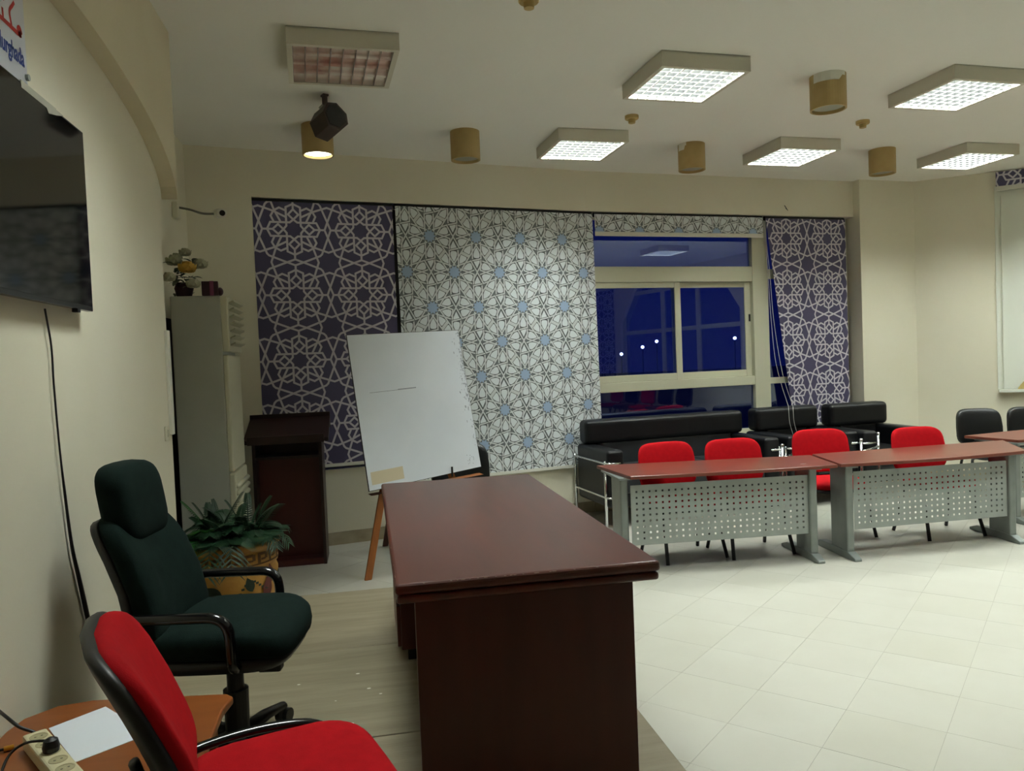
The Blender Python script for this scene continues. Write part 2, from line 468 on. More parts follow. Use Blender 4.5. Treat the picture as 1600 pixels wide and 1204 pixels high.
for x, y, lab in ((.0, 3.05, 'above the large desk and the television'), (2.35, 3.2, 'above the open floor beside the desk'), (4.5, 3.3, 'above the middle of the open floor'),
                  (6.5, 5.1, 'right of the second perforated table'), (7.35, 6.35, 'close to the slanting right wall'), (6.6, 3.4, 'near the side wall window'), (4.6, 1.6, 'nearest the rear of the hall')):
    fixture('ceiling_light', x, y, True, 'lit louvred ceiling lamp '+lab+', outside the picture')

def downlight(px, py, label, on=False, tape=None, s=1.0):
    x, y, _ = on_z(px, py, CEIL)
    t = thing('cylinder_downlight', label, 'downlight', (x, y, CEIL), group='tan cylinder downlights')
    R, H = .122*s, .235*s
    b = MB(); b.lathe([(R, 0), (R, -H), (R-.012, -H), (R-.016, -H+.03), (R-.016, -.02)], 40, cap=False)
    b.add([(0, 0, -.001)]+[(R*math.cos(2*PI*k/40), R*math.sin(2*PI*k/40), -.001) for k in range(40)], [(0, 1+k, 1+(k+1) % 40) for k in range(40)])
    b.build('tube', 'downlight', t, smooth=False)
    MB().lathe([(0.001, -H+.02), (R-.017, -H+.02)], 40, cap=False).build('lamp_face', 'down_on' if on else 'lamp_glass_off', t)
    if tape:
        b = MB(); a0, a1 = tape; n = 8; vs = []
        for k in range(n+1):
            a = math.radians(a0+(a1-a0)*k/n); c, s_ = math.cos(a)*(R+.003), math.sin(a)*(R+.003)
            vs += [(c, s_, -.0), (c, s_, -.065 if k < n-1 else -.03)]
        b.add(vs, [(2*i, 2*i+1, 2*i+3, 2*i+2) for i in range(n)]); b.build('paint_patch', 'off_white', t)
downlight(495, 196, 'tan cylinder downlight with a lit lens behind the brown floodlight', True, (150, 200))
downlight(726, 206, 'tan cylinder downlight left of the far row of lit lamps, unlit')
downlight(1080, 226, 'tan cylinder downlight with a small white patch between two far lit lamps', tape=(180, 225))
downlight(1378, 234, 'tan cylinder downlight nearest the right corner, unlit')
downlight(1293, 119, 'largest tan cylinder downlight with a torn white paint patch', tape=(190, 300), s=1.0)
def detector(px, py, label):
    x, y, _ = on_z(px, py, CEIL)
    t = thing('smoke_detector', label, 'smoke detector', (x, y, CEIL), group='smoke detectors on the ceiling')
    MB().lathe([(.055, 0), (.055, -.022), (.05, -.028), (.001, -.028)], 28, cap=False).build('base', 'detector', t, smooth=False)
    MB().lathe([(.03, -.028), (.027, -.058), (.001, -.060)], 24, cap=False).build('sensor', 'detector', t)
detector(987, 181, 'small tan smoke detector left of the large cylinder downlight')
detector(1348, 189, 'small tan smoke detector right of the large cylinder downlight')
detector(826, -4, 'small tan smoke detector cut by the top edge of the picture')

# ---- brown floodlight on its bracket
x, y, _ = on_z(507, 148, CEIL)
t = thing('floodlight', 'brown hexagonal metal floodlight hanging from the ceiling on a bracket', 'floodlight', (x, y, CEIL), rz=math.radians(25))
MB().box(-.012, .012, -.02, .02, -.09, 0).box(-.02, .02, -.025, .025, -.012, 0).build('bracket', 'flood', t)
hexp = [(-.10, .04), (-.085, -.05), (.0, -.10), (.085, -.05), (.10, .045), (.05, .10), (-.05, .10)]
def ft(p):
    v = Matrix.Rotation(math.radians(42), 4, 'Y') @ Matrix.Rotation(math.radians(-28), 4, 'X') @ Vector((p[0], p[2], p[1]*1.35))
    return (v.x+.02, v.y, v.z-.19)
body = MB().prism(hexp[::-1], -.075, .075, T=ft).build('body', 'flood', t, bevel=.004)
MB().prism([(a*.8, c*.8) for a, c in hexp[::-1]], -.079, -.0755, T=ft).build('front_glass', 'lens_dark', body)
MB().tube([ft((-.102, .03, -.02)), ft((-.112, .03, -.02))], .02, 14).build('hinge', 'lamp_glass_off', body)

# ================================================================== WINDOWS
def win_parts(fr, root, n0, items):
    for nm, mt, u0, u1, z0, z1, na, nb in items:
        MB().fbox(fr, u0, u1, n0+na, n0+nb, z0, z1).build(nm, mt, root, bevel=.004 if mt == 'white_frame' else None, seg=1)
NW = -.16
w1 = window_root('window_1', 'cream framed window with sliding sashes and dark blue night glass')
def wu(px, py=480): return B.hit(px, py, NW)[0]
def wz(py, px=1060): return B.hit(px, py, NW)[1]
uL, uM0, uM1, uR = .0, wu(1173), wu(1197), UP
zT0, zT1 = wz(441), wz(417)          # transom between top light and sashes
zB0, zB1 = wz(607), wz(597)
win_parts(B, w1, NW, [
    ('outer_frame', 'white_frame', uL, uL+.05, SILL, SOFF, -.03, .04), ('outer_frame', 'white_frame', uR-.05, uR, SILL, SOFF, -.03, .04),
    ('outer_frame', 'white_frame', uL, uR, SOFF-.06, SOFF, -.03, .04), ('outer_frame', 'white_frame', uL, uR, SILL, SILL+.05, -.03, .04),
    ('mullion', 'white_frame', uM0, uM1, SILL+.05, SOFF-.06, -.03, .05),
    ('transom', 'white_frame', uL+.05, uM0, zT0, zT1, -.03, .045), ('transom', 'white_frame', uL+.05, uM0, zB0, zB1+.03, -.03, .045),
    ('transom', 'white_frame', uM1, uR-.05, zB0, zB1, -.03, .03), ('transom', 'white_frame', uM1, uR-.05, zT0+.03, zT1-.03, -.03, .03),
    ('pane', 'window_glass', uL+.05, uM0, zT1, SOFF-.06, -.004, .0), ('pane', 'window_glass', uL+.05, uM0, SILL+.05, zB0, -.004, .0),
    ('pane', 'window_glass', uM1, uR-.05, SILL+.05, SOFF-.06, -.004, .0)])
def sash(u0, u1, z0, z1, n, label):
    s = .075
    o = MB().fbox(B, u0, u0+s, n-.012, n+.012, z0, z1).fbox(B, u1-s, u1, n-.012, n+.012, z0, z1).fbox(B, u0+s, u1-s, n-.012, n+.012, z1-s*.8, z1).fbox(B, u0+s, u1-s, n-.012, n+.012, z0, z0+s).build('sash', 'white_frame', w1, bevel=.004, seg=1)
    o['label'] = label
    MB().fbox(B, u0+s, u1-s, n-.003, n+.003, z0+s, z1-s*.8).build('pane', 'window_glass', o)
    return o
uS = wu(1056)
sash(uL+.05, uS+.045, zB1+.03, zT0, NW+.020, 'front sliding sash')
s2 = sash(uS-.045, uM0, zB1+.03, zT0, NW-.016, 'rear sliding sash')
MB().fbox(B, uM0-.03, uM0-.015, NW-.004, NW+.012, 1.95, 2.03).build('latch', 'black_plastic', s2)

w2 = window_root('window_2', 'dark window hidden behind the two left roller blinds')
win_parts(A, w2, NW, [('outer_frame', 'white_frame', UA0, UA1, SILL, SILL+.05, -.03, .04), ('outer_frame', 'white_frame', UA0, UA1, SOFF-.06, SOFF, -.03, .04),
    ('mullion', 'white_frame', UA0, UA0+.05, SILL+.05, SOFF-.06, -.03, .04), ('mullion', 'white_frame', 1.72, 1.80, SILL+.05, SOFF-.06, -.03, .04), ('mullion', 'white_frame', UA1-.05, UA1, SILL+.05, SOFF-.06, -.03, .04),
    ('pane', 'window_glass', UA0, UA1, SILL+.05, SOFF-.06, -.004, 0)])
w3 = window_root('window_3', 'window closed with a white panel in the slanting right wall')
win_parts(D, w3, -.06, [('panel', 'white_panel', DU0, DU1, DZ0, DZ1, -.02, 0), ('frame_strip', 'white_panel', DU0-.035, DU0, DZ0, DZ1, .06, .072),
    ('sill', 'white_panel', DU0-.03, DU1, DZ0-.03, DZ0, .0, .12), ('frame_strip', 'white_panel', DU0+.03, DU0+.05, DZ0, DZ1-.1, 0, .012)])

# ================================================================== PRINTED ROLLER BLINDS
def clip(poly, out):
    """Sutherland-Hodgman against a convex counter-clockwise outline"""
    res = poly
    for i in range(len(out)):
        a, b = out[i], out[(i+1) % len(out)]
        side = lambda p: (b[0]-a[0])*(p[1]-a[1])-(b[1]-a[1])*(p[0]-a[0])
        new = []
        for j in range(len(res)):
            p, q = res[j], res[(j+1) % len(res)]; sp, sq_ = side(p), side(q)
            if sp >= 0: new.append(p)
            if (sp >= 0) != (sq_ >= 0):
                k = sp/(sp-sq_); new.append((p[0]+(q[0]-p[0])*k, p[1]+(q[1]-p[1])*k))
        res = new
        if len(res) < 3: return None
    return res
def ribbon(a, b, w, ext=.5):
    dx, dy = b[0]-a[0], b[1]-a[1]; l = math.hypot(dx, dy)
    if l < 1e-6: return None
    dx /= l; dy /= l; e = w*ext/2; h = w/2
    return [(a[0]-dx*e+dy*h, a[1]-dy*e-dx*h), (b[0]+dx*e+dy*h, b[1]+dy*e-dx*h), (b[0]+dx*e-dy*h, b[1]+dy*e+dx*h), (a[0]-dx*e-dy*h, a[1]-dy*e+dx*h)]
# --- rosette lattice of the purple blinds, drawn in a unit cell with 8-fold symmetry
_base = [[(.335, .105), (.055, .105)], [(.335, .105), (.385, 0)], [(.055, .105), (0, .15)],
         [(.15, 0), (.225, .075)], [(.225, .075), (.305, 0)], [(.305, 0), (.455, 0)],
         [(.455, 0), (.5, .12)], [(.5, .12), (.40, .372)], [(.40, .372), (.372, .40)],
         [(.5, .345), (.285, .272)], [(.285, .272), (.12, .19)],
         [(.285, .112), (.325, .2)], [(.325, .2), (.28, .28)]]
PUR = set()
for s_ in _base:
    for fx in (1, -1):
        for fy in (1, -1):
            for sw in (0, 1):
                q = [(fx*p[0], fy*p[1]) for p in s_]
                if sw: q = [(p[1], p[0]) for p in q]
                PUR.add(tuple(sorted((round(p[0], 4), round(p[1], 4)) for p in q)))
PUR = sorted(PUR)
def purple_print(orig, pu, pv, out, shear=0.0):
    polys = []
    us = [p[0] for p in out]; vs = [p[1] for p in out]
    for i in range(-12, 13):
        for j in range(-12, 13):
            for a, b in PUR:
                P = [(orig[0]+(i+p[0])*pu[0]+(j+p[1])*pv[0], orig[1]+(i+p[0])*pu[1]+(j+p[1])*pv[1]) for p in (a, b)]
                if max(P[0][0], P[1][0]) < min(us) or min(P[0][0], P[1][0]) > max(us) or max(P[0][1], P[1][1]) < min(vs) or min(P[0][1], P[1][1]) > max(vs): continue
                r = ribbon(P[0], P[1], abs(pu[0])*.030)
                c = r and clip(r, out)
                if c: polys.append((c, 0))
    return polys
# --- ten-fold interlace of the white blinds
def white_print(orig, hx, vy, out):
    """orig: centre of one star, hx half spacing, vy row spacing"""
    r = math.hypot(hx, vy)/2; polys = []
    us = [p[0] for p in out]; vs = [p[1] for p in out]
    def put(poly, k):
        if max(p[0] for p in poly) < min(us) or min(p[0] for p in poly) > max(us) or max(p[1] for p in poly) < min(vs) or min(p[1] for p in poly) > max(vs): return
        c = clip(poly, out)
        if c: polys.append((c, k))
    sy = (vy/hx)/(math.cos(math.radians(36))/math.sin(math.radians(36)))   # print slightly stretched
    drop = [(.44, 0), (.52, -.05), (.63, -.115), (.74, -.155), (.85, -.160), (.915, -.12), (.93, -.04), (.93, .04), (.915, .12), (.85, .160), (.74, .155), (.63, .115), (.52, .05)]
    gapdrop = [(0, .17), (.10, .36), (.155, .46), (.15, .555), (.09, .585), (-.09, .585), (-.15, .555), (-.155, .46), (-.10, .36)]
    grow = lambda pl, k: [(sum(p[0] for p in pl)/len(pl)*(1-k)+x*k, sum(p[1] for p in pl)/len(pl)*(1-k)+y*k) for x, y in pl]
    for i in range(-9, 10):
        for j in range(-9, 10):
            cx = orig[0]+i*2*hx+(j % 2)*hx; cy = orig[1]+j*vy
            if not (min(us)-.5 < cx < max(us)+.5 and min(vs)-.5 < cy < max(vs)+.5): continue
            M = lambda x, y: (cx+x*r, cy+y*r*sy)
            star = []
            for k in range(20):
                a = math.radians(18*k+0); R = .30 if k % 2 == 0 else .205; star.append(M(R*math.cos(a), R*math.sin(a)))
            put(star, 3)
            for k in range(10):
                a = math.radians(18+36*k); c, s = math.cos(a), math.sin(a)
                rot = lambda p: M(p[0]*c-p[1]*s, p[0]*s+p[1]*c)
                put([rot(p) for p in grow(drop, 1.12)], 1); put([rot(p) for p in drop], 2)
                segs = [((.96, .215), (.22, .215)), ((.96, -.215), (.22, -.215)), ((1.045, -.215), (.955, .215))]
                for p, q in segs:
                    for wd, kk in ((.112, 4), (.070, 5)):
                        put(ribbon(rot(p), rot(q), wd*r, .2 if kk == 4 else .5), kk)
            X = lambda x, y: (cx+hx+x*r, cy+y*r*sy)        # knot between two stars of a row
            for sgn in (1, -1):
                put([X(p[0], p[1]*sgn) for p in grow(gapdrop, 1.16)][::sgn], 1); put([X(p[0], p[1]*sgn) for p in gapdrop][::sgn], 2)
                for wd, kk in ((.112, 4), (.070, 5)):
                    put(ribbon(X(-.24*sgn, -.40), X(.24*sgn, .40), wd*r, .2), kk)
    return polys
def blind(fr, out, n, kind, label, anchor, hem=.03, roller=True, group=None):
    """out: convex ccw outline in (u,z); anchor: pattern placement"""
    t = thing('roller_blind', label, 'roller blind', group=group)
    T = lambda p: fr.p(p[0], p[2], p[1])
    MB().prism(out, n-.0015, n, T=T).build('cloth', 'purple_cloth' if kind == 'p' else 'blind_white_base', t)
    polys = purple_print(*anchor, out) if kind == 'p' else white_print(*anchor, out)
    if kind == 'p':
        b = MB()
        for pl, k in polys: b.add([fr.p(p[0], n+.0006, p[1]) for p in pl], [tuple(range(len(pl)))])
        b.build('printed_pattern', 'print_pale', t)
    else:
        b = MB(); lift = {1: .0006, 2: .0012, 3: .0024, 4: .0016, 5: .0021}; mi = {1: 0, 2: 1, 3: 2, 4: 0, 5: 3}
        for pl, k in polys: b.add([fr.p(p[0], n+lift[k], p[1]) for p in pl], [tuple(range(len(pl)))], mi[k])
        b.build('printed_pattern', ['strap_dark', 'drop_white', 'star_blue', 'strap_light'], t)
    bot = sorted(out, key=lambda p: p[1])[:2]; bot.sort()
    (u0, z0), (u1, z1) = bot
    pl = [(u0, z0-hem*.6), (u1, z1-hem*.6), (u1, z1+hem*.4), (u0, z0+hem*.4)]
    MB().prism(pl, n-.006, n+.006, T=T).build('bottom_bar', 'blind_bar', t, bevel=.002, seg=1)
    if roller:
        top = sorted(out, key=lambda p: -p[1])[:2]; top.sort()
        MB().tube([fr.p(top[0][0], n-.03, SOFF-.027), fr.p(top[1][0], n-.03, SOFF-.027)], .024, 14).build('roller_tube', 'dark_fill', t)
    return t
# blind 1 (purple, left)
N1 = -.012
a0 = A.hit(459, 358.3, N1); a1 = A.hit(562.9, 361, N1); a2 = A.hit(470, 563, N1)
per = a1[0]-a0[0]
ul, ur = UA0+.003, A.hit(613, 330, N1)[0]
blind(A, [(ul, .735), (ur, .735), (ur, SOFF-.03), (ul, SOFF-.03)], N1, 'p', 'purple roller blind with pale rosettes left of the white blind, behind the lectern',
      (a0, (per, 0), (0, (a2[1]-a0[1])/-2*-1)), group='purple rosette roller blinds')
# blind 2 (white interlace)
N2 = .004
c0 = A.hit(760+370/7.083, 330+300/7.083, N2); c1 = A.hit(760+835/7.083, 330+300/7.083, N2); c2 = A.hit(760+620/7.083, 330+680/7.083, N2)
HX, VY = (c1[0]-c0[0])/2, c0[1]-c2[1]
u0t, u1t = A.hit(617, 325, N2)[0], A.hit(925, 335, N2)[0]
zb = A.hit(840, 733, N2)[1]
blind(A, [(u0t+.02, zb), (u1t+.03, zb), (u1t, SOFF-.03), (u0t, SOFF-.03)], N2, 'w', 'long white roller blind with interlaced blue stars behind the whiteboard', (c0, HX, VY))
MB().fbox(A, ur-.02, u0t+.06, -.10, -.03, SILL+.06, SOFF-.06).build('dark_gap_strip', 'dark_fill', bpy.data.objects['roller_blind'])  # dark strip added behind the blinds so the gap shows no bright glass
# blind 3 (white, rolled up over the window)
N3 = -.02
v0, v1 = B.hit(929, 345, N3)[0], B.hit(1192, 345, N3)[0]; vz = B.hit(1060, 366, N3)[1]
blind(B, [(v0, vz), (v1, vz), (v1, SOFF-.025), (v0, SOFF-.025)], N3, 'w', 'short rolled up white patterned blind above the open window', ((v0+.05, vz+.02), HX, VY), hem=.045)
# blind 4 (purple, hanging askew)
N4 = -.03
d0 = B.hit(1228.6, 372.4, N4); d1 = B.hit(1292.2, 372.4, N4); d2 = B.hit(1231.7, 452.1, N4)
q = [B.hit(1241, 664, N4), B.hit(1326, 664, N4), B.hit(1320, 338, N4), B.hit(1196, 338, N4)]
q[1] = (q[2][0]+.01, q[0][1]); q[2] = (q[2][0], SOFF-.03); q[3] = (q[3][0], SOFF-.03)
blind(B, q, N4, 'p', 'purple roller blind hanging askew beside the open window', (d0, (d1[0]-d0[0], 0), (d2[0]-d0[0]-.01, d2[1]-d0[1])), group='purple rosette roller blinds')
# blind 5 on the slanting wall, rolled up
e0, z5 = D.hit(1556, 297, .03)
t5 = blind(D, [(e0, z5+.02), (e0+1.7, z5+.02), (e0+1.7, CEIL-.012), (e0, CEIL-.012)], .03, 'p', 'rolled up purple patterned blind at the top of the right wall', ((e0+.30, CEIL-.05), (.6, 0), (0, .6)), hem=.05, roller=False, group='purple rosette roller blinds')
S_ = Frame(RX, 0, 180.0)
blind(S_, [(1.75, .75), (2.95, .75), (2.95, 3.3), (1.75, 3.3)], .02, 'p', 'purple patterned blind on the side wall, mirrored at the left of the window glass', ((2.05, 3.0), (.6, 0), (0, .6)), roller=False, group='purple rosette roller blinds')
# cords of the askew blind
def wire(name, pts, r, mt, label=None, cat=None, parent=None, seg=6, n=6):
    o = MB().tube(spline(pts, n), r, seg).build(name, mt, parent, smooth=True)
    if label: tag(o, label, cat)
    return o
for px, lab in (((1193, 345), (1200, 430), (1205, 500), (1213, 570), (1231, 632)), 'thin white blind cord ending over the middle armchair, left one'), (((1194, 345), (1203, 430), (1209, 500), (1222, 580), (1238, 632)), 'thin white blind cord ending over the middle armchair, right one'):
    P = []
    for k, (x, y) in enumerate(px):
        u, z = B.hit(x, y, .005); P.append(B.p(u, .005, z))
    last = px[-1]
    for dx, dy, nn in ((0, 0, .20), (1, 3, .305), (3, 28, .31), (10, 52, .312)):
        u, z = B.hit(last[0]+dx, last[1]+dy, nn); P.append(B.p(u, nn, z))
    wire('blind_cord', P, .0028, 'cord_white', lab, 'cord')

# ---- outside: dim lamps of the town and a pergola frame beyond the glass
for px, py, lab in ((1004, 542, 'brightest white street lamp seen through the left sash'), (1026, 533, 'small white street lamp right of the brightest lamp'), (971, 553, 'small white street lamp at the lower left of the sash'), (1148, 528, 'faint street lamp through the right sash')):
    p = CAM+ray(px, py)/np.linalg.norm(ray(px, py))*38.0
    t = thing('street_lamp', lab, 'street lamp', (p[0], p[1], 0), group='street lamps outside the window')
    MB().sq(.075, .075, .07, 1, 1, 12, 8, T=lambda q: (q[0], q[1], q[2]+p[2])).build('lamp_head', 'far_lamp', t)
    MB().tube([(0, 0, 0), (0, 0, p[2]-.06)], .018, 6).build('post', 'black_metal', t)
struct(MB().box(-60, 80, 9.2, 90, -.6, -.5).build('ground', 'outside'))

# ================================================================== LARGE DESK
dk = thing('lecture_desk', 'long dark mahogany desk with worn polished top on the platform', 'desk', (.47, 3.28, PLAT))
hx, hy, H = .415, 1.0, .77
b = MB(); b.box(-hx, hx, -hy, hy, H-.034, H); b.build('desktop', 'mahogany_top', dk, bevel=.012, seg=3)
MB().box(-hx+.004, hx-.004, -hy+.004, hy-.004, H-.062, H-.036).build('edge_moulding', 'mahogany', dk, bevel=.010, seg=3)
MB().box(-.355, .345, -.93, -.895, .0, H-.062).build('end_panel', 'mahogany_dark', dk, bevel=.003)
MB().box(-.355, .345, .895, .93, .0, H-.062).build('end_panel', 'mahogany_dark', dk, bevel=.003)
MB().box(.29, .315, -.895, .895, .08, H-.062).build('front_panel', 'mahogany_dark', dk)
for y0, y1 in ((.40, .895),):
    p = MB().box(-.36, .28, y0, y1, .055, H-.065).build('pedestal', 'mahogany_dark', dk, bevel=.003)
    for k in range(3):
        z0 = .07+k*.205
        d_ = MB().box(-.378, -.36, y0+.012, y1-.012, z0, z0+.195).build('drawer', 'mahogany_dark', p, bevel=.003)
        
    for fx in (-.30, .23):
        for fy in (y0+.05, y1-.05): MB().box(fx-.03, fx+.03, fy-.03, fy+.03, 0, .055).build('foot', 'black_inside', p)
b = MB()
for k in range(22):
    x = random.uniform(-.38, .40); l = random.uniform(.003, .014); b.box(x, x+l, -hy+.0038, -hy+.0062, H-.0045, H-.0022)
for k in range(16):
    y = random.uniform(-.97, .95); b.box(-hx+.0038, -hx+.0062, y, y+random.uniform(.003, .02), H-.0045, H-.0022)
b.build('edge_wear', 'edge_wear', dk)['kind'] = 'stuff'

# ================================================================== CHAIRS
def bend(fn): return fn
def make_chair(label, cat, cloth, loc, heading, shell=True, arms=False, group=None, name='visitor_chair', s=1.0, rec=0.0):
    t = thing(name, label, cat, loc, heading=heading, group=group)
    # local: faces +y, origin on the ground below the seat
    MB().sq(.25*s, .225, .036, .45, .42, 32, 12, T=lambda p: (p[0], p[1], .455+p[2]-.10*max(0, p[1]-.10)**1.5*3-.02*(p[1]+.2)*0)).build('seat', cloth, t, smooth=True)
    MB().sq(.247*s, .222, .02, .4, .42, 32, 8, T=lambda p: (p[0], p[1], .418+p[2]-.10*max(0, p[1]-.10)**1.5*3)).build('seat_shell', 'black_plastic', t, smooth=True)
    def TB(off):
        def T(p):
            x, h, d = p[0], p[1], p[2]            # h up along the back, d thickness
            y = -.225-(.11+rec)*(h+.18)-.05*max(0, h)**1.5*4+.55*x*x
            return (x*(1-.05*max(0, (h+.02))/.2), y+d+off, .70+h)
        return T
    MB().sq(.262*s, .19, .030, .5, .42, 32, 12, T=TB(.0)).build('backrest', cloth, t, smooth=True)
    if shell: MB().sq(.265*s, .193, .022, .45, .42, 32, 10, T=TB(-.022)).build('back_shell', 'black_plastic', t, smooth=True)
    b = MB(); b.tube(arc_path([(0, -.02, .405), (0, -.27, .40), (0, -.33, .60)], .06), .024, 8, flat=.5); b.build('back_support', 'black_metal', t, smooth=True)
    for sx in (-1, 1):
        for sy, fy in ((1, .225), (-1, -.215)):
            leg = MB().tube(arc_path([(sx*.17, sy*.06, .405), (sx*.225, sy*.11, .395), (sx*.262, fy, .006)], .05), .0145, 8).build('leg', 'black_metal', t, smooth=True)
    MB().tube([(-.2, .08, .40), (.2, .08, .40)], .012, 8).tube([(-.2, -.08, .40), (.2, -.08, .40)], .012, 8).build('seat_frame', 'black_metal', t)
    if arms:
        for sx in (-1,):
            MB().tube(spline([(sx*.14, -.27, .47), (sx*.24, -.22, .478), (sx*.272, -.07, .482), (sx*.266, .08, .472), (sx*.24, .16, .44)], 6), .016, 10, flat=.7).build('arm_loop', 'black_gloss', t, smooth=True)
    return t
near = make_chair('red fabric chair with black plastic back shell in the near left corner', 'chair', 'red_fabric', (-.205, 1.83, PLAT), 73, arms=True, s=1.0, rec=.27)
RG = 'red chairs behind the perforated tables'
make_chair('red fabric chair behind the left perforated table, first from the sofa', 'chair', 'red_fabric', (2.43, 5.77, 0), 173, shell=False, group=RG)
make_chair('red fabric chair behind the left perforated table, nearer to the coffee table posts', 'chair', 'red_fabric', (2.98, 5.72, 0), 178, shell=False, group=RG)
make_chair('red fabric chair pushed back in the gap between the two tables', 'chair', 'red_fabric', (3.93, 6.02, 0), 188, shell=False, group=RG)
make_chair('red fabric chair behind the right perforated table beside the chrome posts', 'chair', 'red_fabric', (4.72, 5.73, 0), 180, shell=False, group=RG)
BG = 'black padded chairs along the walls'
make_chair('black padded chair by the slanting right wall, beside the armchair', 'chair', 'black_vinyl', (6.41, 7.0, 0), 198, group=BG, s=.88)
make_chair('black padded chair by the slanting right wall, cut by the picture edge', 'chair', 'black_vinyl', (6.93, 6.88, 0), 200, group=BG, s=.88)
for k_, (yy, cl, lab) in enumerate(((-.9, 'red_fabric', 'red chair at the side wall, first of the chairs mirrored in the lower pane'), (-.25, 'black_vinyl', 'black chair at the side wall, second of the chairs mirrored in the lower pane'), (.4, 'red_fabric', 'red chair at the side wall, third of the chairs mirrored in the lower pane'), (1.05, 'black_vinyl', 'black chair at the side wall, fourth of the chairs mirrored in the lower pane'), (1.7, 'black_vinyl', 'black chair at the side wall, last of the chairs mirrored in the lower pane'))):
    make_chair(lab, 'chair', cl, (RX-.75, yy, 0), 270, group='chairs along the side wall')
make_chair('black padded chair mostly hidden behind the whiteboard', 'chair', 'black_vinyl', (.80, 6.55, 0), 176, group=BG)

# ---- green swivel chair
gc = thing('office_chair', 'dark green fabric swivel chair with headrest and black loop arms', 'chair', (-.52, 2.93, PLAT), heading=100)
MB().sq(.255, .26, .062, .55, .5, 36, 14, T=lambda p: (p[0]*(1+.06*p[1]), p[1], .49+p[2]-.35*max(0, p[1]-.12)**2*4.0+.25*max(0, abs(p[0])-.14)**2*3)).build('seat', 'green_fabric', gc, smooth=True)
MB().sq(.24, .245, .03, .4, .5, 32, 8, T=lambda p: (p[0], p[1], .425+p[2])).build('seat_shell', 'black_plastic', gc, smooth=True)
def GT(p):
    x, h, d = p; k = (h+.3)/.6
    y = -.225-.27*(h+.29)+.05*math.sin(PI*min(1, max(0, k)))+.5*x*x
    dent = 0
    if d > 0:
        for xx, hh in ((-.06, .02), (.06, .02)): dent += .018*math.exp(-((x-xx)**2+(h-hh)**2)/.0016)
    return (x*(1-.12*k), y+d-dent, .675+h*.9)
MB().sq(.24, .29, .055, .5, .42, 40, 22, T=GT).build('backrest', 'green_fabric', gc, smooth=True)
MB().sq(.225, .27, .03, .4, .42, 32, 10, T=lambda p: tuple(np.array(GT((p[0], p[1], -.04+min(0, p[2]))))+np.array([0, -.008+p[2]*.3, 0]))).build('back_shell', 'black_plastic', gc, smooth=True)
MB().sq(.158, .145, .068, .55, .5, 32, 14, T=lambda p: (p[0], -.345-.16*(p[1])+p[2]+.6*p[0]**2, .965+p[1])).build('headrest', 'green_fabric', gc, smooth=True)
MB().tube([(-.05, -.39, .80), (-.05, -.38, .95)], .008, 8).tube([(.05, -.39, .80), (.05, -.38, .95)], .008, 8).build('headrest_posts', 'black_metal', gc)
for sx in (-1, 1):
    MB().tube(arc_path([(sx*.235, -.28, .605), (sx*.28, -.22, .615), (sx*.285, .09, .615), (sx*.28, .095, .44), (sx*.20, .09, .42)], .07, 7), .021, 12, flat=.85).build('armrest', 'black_gloss', gc, smooth=True)
MB().box(-.09, .09, -.12, .12, .365, .40).build('mechanism', 'black_plastic', gc, bevel=.01)
MB().box(.06, .11, .12, .20, .355, .40).build('tilt_knob', 'black_plastic', gc, bevel=.008)
MB().lathe([(.042, .09), (.045, .26), (.030, .26), (.030, .37)], 20).build('gas_column', 'black_plastic', gc, smooth=False)
MB().lathe([(.055, .05), (.055, .095), (.04, .11)], 20).build('hub', 'black_plastic', gc)
for k in range(5):
    a = 2*PI*k/5+.33
    c, s = math.cos(a), math.sin(a)
    lg = MB().tube([(c*.03, s*.03, .085), (c*.17, s*.17, .085), (c*.29, s*.29, .068)], [.034, .028, .020], 10, flat=.75).build('star_leg', 'black_plastic', gc, smooth=True)
    for d_ in (-.017, .017):
        ox, oy = c*.295-s*d_, s*.295+c*d_
        MB().tube([(ox+s*.009, oy-c*.009, .028), (ox-s*.009, oy+c*.009, .028)], .028, 16).build('caster', 'black_plastic', lg)

